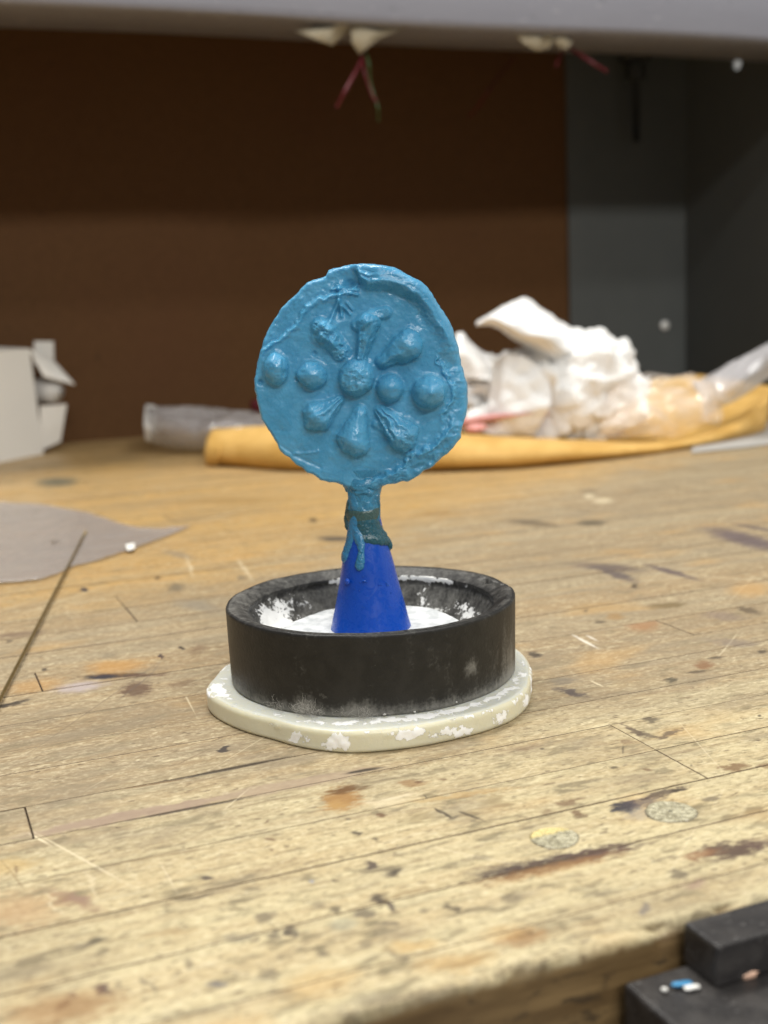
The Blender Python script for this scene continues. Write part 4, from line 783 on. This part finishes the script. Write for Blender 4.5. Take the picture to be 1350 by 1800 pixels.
# x, y, half width, height in mm along each run of wax; then how olive, how dark teal, how blue it is
RUNS = [([(630, 916, 14, .45), (645, 922, 20, .6), (660, 928, 20, .7), (672, 936, 15, .8)], (.25, .75, .1)),
 ([(634, 938, 6, .5), (648, 942, 8, .85), (662, 944, 9, 1.1), (674, 948, 9, 1.5), (682, 954, 8.5, 1.8), (686, 960, 7.5, 1.6), (686, 966, 4, .8)], (.15, .9, 0)),
 ([(609, 902, 9, .35), (625, 906, 13, .45), (645, 907, 13, .5), (664, 901, 10, .45)], (1, .25, 0)),
 ([(612, 884, 8, .4), (606, 898, 7, .7), (604, 912, 7, 1.0), (606, 922, 6, 1.0), (609, 927, 4, .6)], (.55, .8, 0)),
 ([(624, 908, 10, .5), (619, 930, 10, .9), (614, 952, 10, 1.2), (609, 970, 9.5, 1.5), (607, 977, 7.5, 1.3)], (0, .1, .8)),
 ([(622, 922, 9, .7), (630, 938, 10, 1.0), (635, 950, 7.5, 1.2), (636, 962, 5.5, 1.2)], (0, .25, .7)),
 ([(635.5, 965, 6, 1.2), (635, 975, 7.5, 1.5), (633.5, 985, 8.5, 1.7)], (0, .35, .55)),
 ([(664, 872, 4, .4), (666, 890, 3.5, .5), (664, 912, 4, .6)], (.1, .5, .1)),
 ([(660, 918, 4, .6), (668, 930, 5, .9), (676, 942, 5, 1.2)], (0, .75, .2)),
 ([(606, 853, 7, .5), (620, 846, 9, 1.0), (634, 851, 10, 1.2), (648, 846, 9, 1.2), (662, 851, 8, .8), (672, 846, 6, .5)], (0, 0, .3)),
 ([(628, 862, 5, .5), (640, 858, 6, .7), (652, 864, 5, .5)], (0, 0, .3)),
 ([(596, 846, 7, .5), (602, 852, 6, .9), (606, 860, 4, .7)], (0, .2, .2)),
 ([(618, 872, 10, .3), (622, 884, 9, .35)], (0, 0, .5))]
def neck():
    rows = np.array(NROWS); NS, NRW = 240, 250; ys = np.linspace(rows[0, 0], rows[-1, 0], NRW)
    def sm(a): k = np.ones(13)/13; return np.convolve(np.pad(a, 6, mode='edge'), k, 'valid')
    L = sm(np.interp(ys, rows[:, 0], rows[:, 1])); Rr = sm(np.interp(ys, rows[:, 0], rows[:, 2])); c = (L+Rr)/2; h = (Rr-L)/2
    dep = np.interp(ys, [824, 838, 850, 862, 880, 940, 996], [.42, .50, .72, .90, .95, .99, .99])
    T = np.linspace(-PI, PI, NS, endpoint=False); Y, TT = np.meshgrid(ys, T, indexing='ij'); S_ = h[:, None]*TT
    Q = np.stack([np.sin(TT)*2.6, np.cos(TT)*2.6, Y/14], -1); wz = fbm(Q*2.2, 4, 91)
    disp = .32*fbm(Q*1.2, 4, 90)*sstep(945, 900, Y)+.16*ridge(Q*1.6, 3, 92)*sstep(940, 910, Y)*sstep(835, 870, Y); att = np.zeros(Y.shape+(3,)); att[..., 2] = .15
    tw = np.exp(-((Y-896)/10)**2); att[..., 0] = .35*tw; att[..., 1] = .30*sstep(872, 900, Y)
    best = np.zeros(Y.shape)
    for pts, col in RUNS:
        P = crom(np.array(pts, float), 26); prof = np.zeros(Y.shape)
        for x, y, w, H in P:
            hh = np.interp(y, ys, h); s0 = hh*math.asin(max(-1, min(1, (x-np.interp(y, ys, c))/hh))); w = w*1.0
            q = np.hypot(S_-s0, Y-y)/(w*(1+.16*wz)); prof = np.maximum(prof, H*np.sqrt(np.clip(1-q*q, 0, 1))**.8+.12*H*np.exp(-np.maximum(q-1, 0)**2/.08)*(q > .9)*0)
        m_ = sstep(.1, .35, prof/max(p_[3] for p_ in pts))[..., None]
        take = (prof >= best)[..., None]*m_; att = att*(1-take)+np.array(col)*take; best = np.maximum(best, prof)
    disp = disp*(1-.5*sstep(0, .4, best))+best+best*.22*fbm(Q*3.5, 3, 95)
    rad = h[:, None]*.000172+disp/1000; V = []
    for i in range(NRW):
        p0 = pxz(c[i], ys[i]); V.append(np.stack([p0[0]+rad[i]*np.sin(T), p0[1]-rad[i]*dep[i]*np.cos(T), np.full(NS, p0[2])-.00015*wz[i]*(best[i] > .3)], -1))
    V = np.array(V); me = pymesh('neck', V.reshape(-1, 3), gridfaces(NRW, NS, wrapv=True))
    for k, nm in enumerate(('olive', 'teal', 'blue')): fattr(me, nm, att[..., k].ravel())
    link('neck', me, NECKW, waxE)
t = NT('melted_wax'); p = t.tc(); n1 = t.noise(p, 500, 4, .65, 1.0); n2 = t.noise(p, 1500, 3)
c_ = t.mix(t.rng(n1, .35, .65), (.035, .18, .31), (.05, .25, .42)); j_ = t.math('MULTIPLY', t.math('SUBTRACT', n1, .5), .8)
c_ = t.mix(t.rng(t.math('ADD', t.attr('teal'), j_), .1, .9, 0, .85), c_, (.012, .060, .065)); c_ = t.mix(t.rng(t.math('ADD', t.attr('olive'), j_), .2, .9, 0, .85), c_, (.050, .080, .050)); c_ = t.mix(t.rng(t.attr('blue'), .2, .9, 0, .8), c_, (.035, .19, .38))
NECKW = t.set(color=c_, rough=t.rng(n1, .3, .7, .16, .34), sss=.25, sssr=(.35, .8, 1.0), ssss=.002, normal=t.bump(t.math('ADD', n1, t.math('MULTIPLY', n2, .3)), .0004, .5), spec=.55)
neck()
o = crumb(waxE, pxz(611, 1022, -.0078), (.00085, .0008, .0009), CONEW, 'wax_bead', 4); o['label'] = 'tiny round bump on the left of the cone'
o = crumb(waxE, pxz(640, 1021, -.0098), (.0006, .0003, .00022), CONEW, 'wax_bead', 6)
for k in range(26):                                                  # specks of wax on the cone
    y = float(rng.uniform(1000, 1105)); f = float(rng.uniform(-.75, .75)); w = 44.5+(y-985)*.195; x = 647+.05*(y-985)+f*w
    crumb(waxE, pxz(x, y, -.0005-w*.000172*math.sqrt(1-f*f)+.00003), (.00018, .00018, .00018), CONEW, 'wax_speck', k)

# ================================================================== BACKGROUND OBJECTS
# manila mailer
t = NT('manila_paper'); p = t.tc(); n1 = t.noise(p, 45, 4); n2 = t.noise(p, 400, 4)
MAN = t.set(color=t.mix(t.rng(n1, .35, .65), (0.55, .325, .085), (0.64, .40, .125)), rough=.62, normal=t.bump(t.math('ADD', n1, t.math('MULTIPLY', n2, .2)), .0025, .4), spec=.3)
def P3(x, y, Y): return onY(x, y, Y)
env = thing('padded_mailer', 'yellow manila padded mailer lying curled open behind the wax medallion', 'envelope', loc=tuple(onz(800, 828)))
E0 = np.array(env.location)
def esheet(name, rows, nu, nv, amp=.0012, th=.0012, seed=0, label=None, mat=None):
    G = loft([[P3(*q) for q in r] for r in rows], nu, nv); n_ = fbm(G*28, 4, seed)*amp+np.abs(fbm(G*60, 3, seed+5))*amp*.6; G = G+n_[..., None]*np.array([0, -.6, .8])
    G[..., 2] = np.maximum(G[..., 2], .0009)
    o = sheet(name, G-E0, mat or MAN, env, th)
    if label: o['label'] = label
    return o
esheet('front_fold', [
 [(366, 817, .600), (430, 824, .575), (500, 829, .545), (600, 832, .525), (700, 832, .510), (800, 829, .505), (900, 825, .505), (1000, 817, .52), (1100, 808, .54), (1200, 794, .570), (1290, 773, .61), (1345, 755, .65)],
 [(360, 800, .585), (430, 806, .560), (500, 810, .533), (600, 813, .512), (700, 814, .497), (800, 812, .490), (900, 808, .490), (1000, 802, .505), (1100, 796, .527), (1200, 784, .560), (1290, 762, .60), (1348, 738, .645)],
 [(364, 775, .588), (430, 778, .563), (500, 779, .537), (600, 781, .516), (700, 782, .502), (800, 783, .496), (900, 783, .497), (1000, 784, .512), (1100, 786, .535), (1200, 779, .565), (1290, 752, .605), (1350, 718, .65)],
 [(372, 757, .605), (430, 754, .585), (500, 752, .56), (600, 752, .54), (700, 757, .528), (800, 766, .522), (900, 771, .524), (1000, 775, .535), (1100, 782, .552), (1200, 777, .58), (1290, 745, .615), (1352, 700, .655)],
 [(376, 758, .63), (440, 752, .63), (500, 750, .62), (600, 750, .62), (700, 756, .62), (800, 765, .61), (900, 770, .60), (1000, 774, .60), (1100, 777, .61), (1200, 766, .63), (1290, 732, .66), (1352, 690, .68)]],
 110, 44, .0014, seed=2)
esheet('back_flap', [
 [(820, 772, .60), (900, 776, .60), (1000, 778, .605), (1100, 776, .615), (1200, 764, .635), (1290, 735, .66), (1352, 700, .68)],
 [(830, 740, .70), (900, 740, .70), (1000, 738, .70), (1100, 730, .70), (1200, 715, .71), (1290, 700, .72), (1355, 690, .73)],
 [(840, 705, .79), (900, 705, .79), (1000, 700, .79), (1110, 678, .78), (1220, 664, .78), (1290, 674, .78), (1358, 684, .77)],
 [(840, 700, .80), (900, 700, .80), (1000, 694, .80), (1112, 672, .79), (1222, 659, .79), (1292, 669, .79), (1360, 680, .78)]],
 70, 36, .0016, seed=9, label='far side of the mailer standing up at the right')
o = esheet('end_seam', [[(360, 816, .590), (363, 800, .583), (368, 780, .583), (376, 762, .60)], [(374, 820, .588), (378, 803, .578), (382, 783, .578), (388, 766, .592)], [(384, 818, .583), (386, 803, .574), (388, 784, .575), (394, 768, .588)]], 20, 12, .0008, seed=4, label='folded left end of the mailer')

# crumpled paper towel
def crumple(D, k, seed, sc=1.0, soft=False):
    r_ = np.random.default_rng(seed); hs = 0; hm = -9
    w = D+.10*np.stack([vnoise(D*1.7, seed), vnoise(D*1.7+9, seed+1), vnoise(D*1.7+21, seed+2)], -1)
    for i in range(k):
        n_ = r_.normal(size=3); n_ /= np.linalg.norm(n_); f = r_.uniform(.7, 2.2)*sc; ph = r_.uniform(0, 2)
        x = (w@n_)*f+ph; tri = np.abs((x % 2)-1)*2-1; hs = hs+tri/f; hm = np.maximum(hm, tri/f*r_.uniform(.7, 1.2))
    if soft: return hs/k*1.5
    return hs/k*.8+(hm-.55)*.55
t = NT('white_tissue'); p = t.tc(); n2 = t.noise(p, 260, 4)
TIS = t.set(color=t.mix(n2, (.76, .76, .755), (.80, .80, .79)), rough=.95, sss=.12, ssss=.006, sssr=(1, .95, .85), normal=t.bump(t.math('ADD', n2, t.n('ShaderNodeTexVoronoi', {'Vector': p, 'Scale': 60.0}, feature='F2').outputs['Distance']), .0015, .5), spec=.1)
tow = thing('paper_towel', 'crumpled white paper towel lying on the open mailer', 'paper towel', loc=tuple(P3(980, 790, .62)))
T0 = np.array(tow.location)
def wad(name, c, Y, rx_, rz_, ry_, seed, amp=.22, parent=tow, mat=TIS, base=T0, n=90):
    bm = bmesh.new(); bmesh.ops.create_icosphere(bm, subdivisions=6, radius=1); D = np.array([v.co[:] for v in bm.verts])
    h = crumple(D*(1.9 if mat is TIS else 1.5), 13 if mat is TIS else 9, seed, 1.0, mat is TIS)*2.2*amp+.6*amp*ridge(D*2.4+seed, 3, seed)*.6
    sc = onY(c[0]+100, c[1], Y)[0]-onY(c[0], c[1], Y)[0]; sc /= 100
    P = D*(1+h)[:, None]*np.array([rx_*sc, ry_*sc, rz_*sc])+onY(c[0], c[1], Y)-base
    for v, q in zip(bm.verts, P): v.co = q
    if mat is not TIS:                                            # film: only the side that stands towards the room
        bmesh.ops.delete(bm, geom=[v for v, d in zip(list(bm.verts), D) if d[1] > .25 or d[2] < -.55], context='VERTS')
    me = bpy.data.meshes.new(name); bm.to_mesh(me); bm.free(); return link(name, me, mat, parent)
wad('crumpled_fold', (1034, 684), .625, 88, 82, 60, 3, .40)
wad('crumpled_fold', (945, 700), .615, 80, 70, 55, 8, .46)
wad('crumpled_fold', (1000, 640), .66, 76, 52, 60, 5, .36)
wad('crumpled_fold', (845, 690), .63, 56, 54, 45, 12, .5)
wad('crumpled_fold', (860, 740), .60, 44, 24, 40, 15, .34)
wad('crumpled_fold', (1076, 662), .655, 44, 56, 40, 21, .32)
def tsheet(rows, nu, nv, amp, seed, label=None, name='loose_corner'):
    G = loft([[P3(*q) for q in r] for r in rows], nu, nv); h = crumple(G*26, 8, seed)*amp*2.2+fbm(G*45, 3, seed)*amp; fine = crumple(G*70, 7, seed+3)*amp*.9; G = G+(h+fine)[..., None]*np.array([.1, -.8, .5])
    o = sheet(name, G-T0, TIS, tow, .0007)
    if label: o['label'] = label
    return o
tsheet([[(836, 570, .60), (858, 552, .605), (888, 530, .62), (918, 526, .635), (948, 548, .65), (980, 566, .66), (1010, 586, .67), (1040, 606, .68)],
        [(838, 574, .59), (862, 562, .585), (895, 552, .585), (925, 552, .59), (955, 566, .60), (985, 582, .61), (1012, 600, .63), (1042, 622, .66)],
        [(840, 572, .585), (868, 566, .575), (905, 584, .57), (935, 597, .575), (965, 603, .58), (990, 610, .60), (1015, 622, .62), (1045, 645, .65)],
        [(843, 574, .60), (874, 572, .61), (915, 600, .61), (950, 622, .61), (975, 634, .615), (1000, 642, .63), (1022, 655, .64), (1048, 672, .66)]], 60, 34, .005, 31, 'loose corner of the towel pointing left')
tsheet([[(800, 590, .64), (812, 586, .64), (825, 600, .64), (850, 618, .64), (872, 628, .63)], [(800, 625, .62), (815, 620, .615), (835, 632, .61), (855, 642, .61), (880, 650, .61)], [(800, 668, .62), (818, 664, .61), (838, 668, .60), (860, 672, .60), (885, 690, .60)]], 30, 24, .004, 37, 'thin torn piece of the towel beside the medallion')
tsheet([[(868, 630, .60), (890, 622, .59), (930, 628, .585), (965, 640, .585)], [(862, 690, .59), (890, 682, .575), (930, 690, .57), (970, 700, .575)], [(850, 738, .585), (880, 745, .575), (905, 752, .575), (940, 760, .58)], [(835, 765, .58), (870, 770, .58), (892, 766, .58), (925, 768, .59)]], 36, 36, .0065, 43, 'hanging front fold of the towel')

# clear plastic
CLEARS = []
def clear(name, tint, alpha, rough=.12, edge=.5, bump=.003, sc=70, gloss=.05):
    t = NT(name); p = t.tc(); n1 = t.noise(p, sc, 4, .6, .8); fr = t.n('ShaderNodeLayerWeight', {'Blend': .35}).outputs['Facing']
    gl = t.n('ShaderNodeBsdfGlossy', {'Color': (gloss, gloss, gloss, 1), 'Roughness': rough*.8, 'Normal': t.bump(n1, bump, .9)})
    ad = t.n('ShaderNodeAddShader', {0: t.b.outputs[0], 1: gl.outputs[0]}); t.t.links.new(ad.outputs[0], t.out.inputs['Surface'])
    return t.set(color=tint, rough=rough, alpha=t.math('ADD', alpha, t.math('MULTIPLY', fr, edge)), normal=t.bump(n1, bump, .9), spec=.9)
CLR = clear('clear_bag', (.84, .76, .70), .09, .12, .32, .006, 26, .035)
CLR2 = clear('grey_film', (.62, .61, .63), .45, .22, .3, .003, 30)
CLR3 = clear('clear_pouch', (.52, .50, .50), .36, .10, .3, .006, 34, .06)
CLR4 = clear('clear_sleeve', (.42, .395, .39), .36, .22, .10, .0022, 38, .02)
bag = thing('clear_plastic_bag', 'crumpled clear plastic bag on the right half of the yellow mailer', 'plastic bag', loc=tuple(P3(1180, 780, .60)))
B0 = np.array(bag.location)
wad('crumpled_film', (1165, 715), .60, 92, 52, 50, 51, .28, bag, CLR, B0)
wad('crumpled_film', (1120, 745), .585, 50, 32, 34, 58, .34, bag, CLR, B0)
def bsheet(rows, nu, nv, amp, seed, mat, parent, base, name, label=None, th=.0003):
    G = loft([[P3(*q) for q in r] for r in rows], nu, nv); h = crumple(G*30, 7, seed)*amp*2+fbm(G*50, 3, seed)*amp; G = G+h[..., None]*np.array([.1, -.8, .5])
    G[..., 2] = np.maximum(G[..., 2], .0006); o = sheet(name, G-base, mat, parent, th)
    if label: o['label'] = label
    return o
bsheet([[(1215, 672, .66), (1255, 655, .65), (1300, 630, .64), (1352, 602, .63), (1385, 588, .62)], [(1225, 690, .64), (1265, 672, .62), (1305, 648, .61), (1352, 622, .60), (1385, 608, .6)], [(1235, 712, .63), (1270, 695, .61), (1310, 668, .60), (1352, 642, .60), (1385, 628, .6)], [(1235, 735, .63), (1275, 715, .62), (1315, 690, .62), (1352, 664, .63), (1385, 650, .63)]], 36, 24, .004, 61, CLR2, bag, B0, 'bag_mouth', 'flat grey mouth of the bag rising to the right')
bsheet([[(1045, 772, .575), (1100, 768, .575), (1150, 772, .58), (1200, 765, .60), (1250, 745, .62)], [(1070, 745, .57), (1110, 735, .57), (1150, 735, .575), (1195, 730, .59), (1245, 715, .61)], [(1105, 705, .60), (1130, 692, .59), (1165, 680, .59), (1200, 680, .60), (1240, 685, .63)]], 36, 26, .008, 67, CLR, bag, B0, 'crumpled_film')

pouch = thing('clear_plastic_pouch', 'silvery clear plastic pouch lying behind the left end of the mailer', 'plastic pouch', loc=tuple(onz(300, 782)))
Q0 = np.array(pouch.location)
bsheet([[(268, 780, .70), (310, 786, .68), (370, 792, .665), (440, 800, .65), (500, 800, .64)], [(264, 758, .69), (310, 752, .672), (370, 758, .655), (440, 765, .64), (500, 770, .63)], [(262, 735, .70), (310, 735, .68), (370, 740, .665), (440, 745, .65), (500, 750, .64)], [(258, 713, .74), (310, 716, .74), (370, 720, .73), (440, 727, .72), (500, 735, .72)], [(262, 722, .80), (310, 722, .80), (370, 724, .79), (440, 728, .78), (500, 735, .78)]], 50, 36, .0055, 71, CLR3, pouch, Q0, 'film', None)
t = NT('sealed_edge'); SEAL = t.set(color=(.72, .70, .67), rough=.4)
bsheet([[(256, 711, .735), (268, 712, .735), (276, 716, .73)], [(253, 745, .695), (264, 747, .69), (274, 750, .688)], [(257, 776, .70), (264, 777, .70), (272, 776, .70)]], 12, 20, .002, 73, SEAL, pouch, Q0, 'sealed_end', 'milky sealed left end of the pouch', .0008)
o = crumb(None, onY(450, 713, .80), (.006, .006, .006), RED, 'bead', 3); tag(o, 'small red bit behind the pouch, at the left rim of the medallion', 'red bit')

# film lying on the bench at the left
film = [(-60, 905), (0, 886), (40, 887), (75, 890), (115, 897), (155, 905), (195, 918), (235, 931), (275, 934), (305, 931), (338, 927), (300, 943), (262, 958), (205, 978), (165, 990), (130, 999), (100, 1012), (72, 1022), (30, 1027), (0, 1029), (-60, 1030)]
def film_obj():
    c = onz(100, 960); pts = np.array([onz(x, y)-c for x, y in film]); N = 150
    pts = np.vstack([pts, pts[:1]]); d = np.r_[0, np.cumsum(np.linalg.norm(np.diff(pts, axis=0), axis=1))]
    B = np.array([[np.interp(s, d, pts[:, k]) for k in range(3)] for s in np.linspace(0, d[-1], N, endpoint=False)])
    NR = 26; V = []
    for b in B:
        for j in range(1, NR+1): V.append(b*(j/NR))
    V = np.array(V+[np.zeros(3)]); V[:, 2] = .0008+.0010*(1+fbm(V*np.array([60, 24, 1]), 3, 5))*.6+.0004*fbm(V*160, 2, 6)
    F = gridfaces(N, NR, wrapu=True)+[(N*NR, i*NR, ((i+1) % N)*NR) for i in range(N)]
    o = link('plastic_sleeve', pymesh('plastic_sleeve', V, F), CLR4); o.location = c; solid(o, .0002)
    tag(o, 'thin greyish clear plastic sleeve lying flat on the bench at the left', 'plastic sleeve')
film_obj()
t = NT('label_white'); LW = t.set(color=(.85, .84, .80), rough=.5)
c = onz(229, 961, .0022); V = [onz(x, y, .0022)-c for x, y in ((221, 958), (236, 955), (237, 964), (224, 968))]
o = link('painted_glint', pymesh('painted_glint', V, [(0, 3, 2, 1)]), LW, smooth=False); o.location = c; solid(o, .0004); tag(o, 'tiny white patch painted as a glint on the lower edge of the plastic sleeve', 'painted glint')  # white patch stands in for a glint on the plastic sleeve

# brass rod
t = NT('brass_rod'); p = t.tc(); BRASS = t.set(color=t.mix(t.noise(p, 300, 3), (.13, .09, .035), (.34, .25, .10)), rough=.38, metal=.75)
a, b = onz(-70, 1366, .0016), onz(151, 934, .0022); c = (a+b)/2; V, F = tube(np.linspace(a-c, b-c, 12), .0006, 14)
o = link('metal_rod', pymesh('metal_rod', V, F), BRASS); o.location = c; tag(o, 'thin straight brass coloured rod lying across the plastic sleeve', 'rod')

# open white carton at the left
t = NT('white_card'); p = t.tc(); CARD = t.set(color=t.mix(t.noise(p, 30, 3), (.74, .72, .675), (.79, .77, .72)), rough=.7)
box = thing('white_carton', 'open white cardboard carton with loose flaps at the left edge of the bench', 'carton', loc=tuple(onz(60, 800)))
K0 = np.array(box.location)
def card(name, pts, label=None, th=.0012, sub=1):
    V = [onY(*q)-K0 for q in pts]; me = pymesh(name, V, [tuple(range(len(V)))]); o = link(name, me, CARD, box, smooth=False); solid(o, th)
    if label: o['label'] = label
    return o
# built square in the bench: front face, right end, back and lid
Yf = onz(75, 798)[1]; Yl = onz(0, 812)[1]
c1 = onz(76, 798); c0_ = onz(-150, 842); up = np.array([0, 0, 1.0]); hgt = onY(70, 613, c1[1])[2]
dirn = (c1-c0_)/np.linalg.norm(c1-c0_); dep = np.array([-dirn[1], dirn[0], 0])*-1
if dep[1] < 0: dep = -dep
D_ = .055
def quad(name, V, label=None, sub=3, wob=.0005, mat=CARD, seed=1, th=.0010):
    V = np.array(V, float); G = np.zeros((sub, sub, 3))
    for i in range(sub):
        for j in range(sub):
            s, q = i/(sub-1), j/(sub-1); G[i, j] = (V[0]*(1-s)+V[1]*s)*(1-q)+(V[3]*(1-s)+V[2]*s)*q
    G = G+(fbm(G*18, 2, seed)*wob)[..., None]*np.array([.3, -1, .3]); o = sheet(name, G-K0, mat, box, th); o.data.polygons.foreach_set('use_smooth', [False]*len(o.data.polygons))
    if label: o['label'] = label
    return o
tilt = np.array([-.004, 0, 0])
quad('front_side', [c0_, c1, c1+up*hgt+tilt, c0_+up*hgt+tilt], seed=2)
quad('back_side', [c0_+dep*D_, c1+dep*D_, c1+dep*D_+up*(hgt-.003), c0_+dep*D_+up*(hgt-.003)], seed=3)
quad('inner_end', [c1-dirn*.012+dep*.004+up*.002, c1-dirn*.012+dep*D_+up*.002, c1-dirn*.012+dep*D_+up*(hgt-.004), c1-dirn*.012+dep*.004+up*(hgt-.004)], seed=11)
quad('bottom', [c0_+up*.001, c1+up*.001, c1+dep*D_+up*.001, c0_+dep*D_+up*.001], seed=5)
quad('lid', [c0_+up*hgt, c1+up*hgt+tilt, c1+dep*D_+up*(hgt+.0035), c0_+dep*D_+up*(hgt+.0035)], seed=4)
hx = c1+up*hgt+tilt
quad('flap', [onY(94, 600, c1[1]+.05), onY(95, 634, c1[1]+.05), onY(60, 640, c1[1]+.05), onY(60, 600, c1[1]+.05)], 'back flap standing above the carton', seed=6)
quad('flap', [hx, onY(77, 662, c1[1]), onY(131, 676, c1[1]+.012), onY(94, 634, c1[1]+.030)], 'upper side flap bent out to the right', seed=7)
quad('flap', [onY(70, 714, c1[1]+.0025), onY(70, 792, c1[1]+.0025), onY(106, 776, c1[1]+.02), onY(117, 710, c1[1]+.02)], 'lower side flap bent out to the right', seed=8, wob=.002)
t = NT('grey_white_foam'); FOAM = t.set(color=(.58, .57, .55), rough=.7)
P = crom([onY(60, 690, c1[1]+.03), onY(85, 688, c1[1]+.022), onY(100, 688, c1[1]+.018), onY(108, 690, c1[1]+.016)], 16); e = np.linspace(0, 1, 16)
V, F = tube(P, .0125*np.sqrt(np.clip(1-np.clip((e-.6)/.41, 0, 1)**2, .01, 1)), 20); c = P[8]
o = link('foam_roll', pymesh('foam_roll', np.array(V)-c, F), FOAM); o.location = c; tag(o, 'rounded white roll poking out of the open end of the carton', 'roll')

# pink sliver, pink bit, white sheet
t = NT('pink_card'); PINK = t.set(color=(.66, .30, .28), rough=.5)
c = P3(890, 727, .57); G = loft([[P3(800, 738, .57), P3(860, 730, .57), P3(920, 725, .575), P3(962, 722, .58)], [P3(800, 745, .565), P3(860, 735, .565), P3(920, 728, .57), P3(962, 725, .577)], [P3(800, 752, .60), P3(860, 744, .60), P3(920, 735, .60), P3(962, 728, .60)]], 30, 8)
G = G+fbm(G*40, 2, 3)[..., None]*.001; o = sheet('pink_slip', G-c, PINK, None, .001); o.location = c; tag(o, 'thin pink slip with its edge showing in front of the paper towel', 'paper slip')
o = crumb(None, P3(836, 752, .545), (.0085, .006, .0035), PINK, 'pink_bit', 9); tag(o, 'small glossy pink bit on the mailer beside the medallion', 'pink bit')
t = NT('dull_white'); GW = t.set(color=(.40, .39, .37), rough=.6)
c = onz(1300, 775); V = [onz(x, y, .001)-c for x, y in ((1215, 796), (1270, 790), (1310, 786), (1420, 772), (1420, 735), (1310, 745), (1220, 780))]
o = link('white_sheet', pymesh('white_sheet', V, [tuple(range(len(V)))]), GW, smooth=False); o.location = c; solid(o, .0006); tag(o, 'white paper sheet under the right end of the mailer', 'paper sheet')

# ================================================================== BLACK CLAMP at the bench's front edge
t = NT('black_paint'); p = t.tc(); n1 = t.noise(p, 140, 5, .6); n2 = t.noise(p, 900, 3)
c_ = t.mix(t.rng(n1, .4, .65), (0.022, .020, .020), (0.044, .040, .038)); c_ = t.mix(t.rng(n2, .66, .72, 0, .5), c_, (.22, .21, .2))
BLK = t.set(color=c_, rough=.42, spec=.5, normal=t.bump(t.math('ADD', n1, n2), .0005, .4))
clampE = thing('bench_clamp', 'black steel bench clamp fixed to the front edge of the bench at the lower right', 'clamp', rotz=TH)
j0 = bench(onz(1224, 1623, .0006)); j1 = bench(onz(1253, 1666, .0006)); zt = .0006; zp = -.0074
uL = j0[0]*.3+j1[0]*.7; v0 = -.1624; v1 = min(j1[1], -.1700)
o = link('upper_jaw', boxmesh('upper_jaw', (uL, v1, zp-.0005), (uL+.09, v0, zt)), BLK, clampE, smooth=False); bevel(o, .0007, 3)
pl0 = bench(onz(1105, 1735, zp)); 
o = link('lower_plate', boxmesh('lower_plate', (pl0[0]+.0005, -.24, zp-.02), (pl0[0]+.13, v0-.0004, zp-.0006)), BLK, clampE, smooth=False); bevel(o, .0009, 3)
t = NT('blue_bit'); BB = t.set(color=(.05, .26, .50), rough=.5)
t = NT('peach_bit'); PB = t.set(color=(.80, .52, .38), rough=.5)
def bit(x, y, s, mat, label, cat, seed):
    q = onz(x, y, zp+.0002); o = crumb(None, q, s, mat, cat.replace(' ', '_'), seed); o.rotation_euler = (0, 0, TH-.25+seed*.06); return tag(o, label, cat)
bit(1199, 1729, (.0021, .0007, .0004), BB, 'flat light blue wax chip on the black clamp plate', 'wax chip', 1)
bit(1217, 1735, (.0017, .0006, .0004), LW, 'white plaster chip next to the blue chip on the clamp', 'plaster chip', 2)
bit(1316, 1713, (.0022, .0007, .0008), PB, 'peach coloured chip against the clamp jaw at the right', 'peach chip', 3)
bit(1168, 1739, (.0006, .0005, .0004), LW, 'tiny pale crumb left of the blue chip on the clamp plate', 'crumb chip', 4)
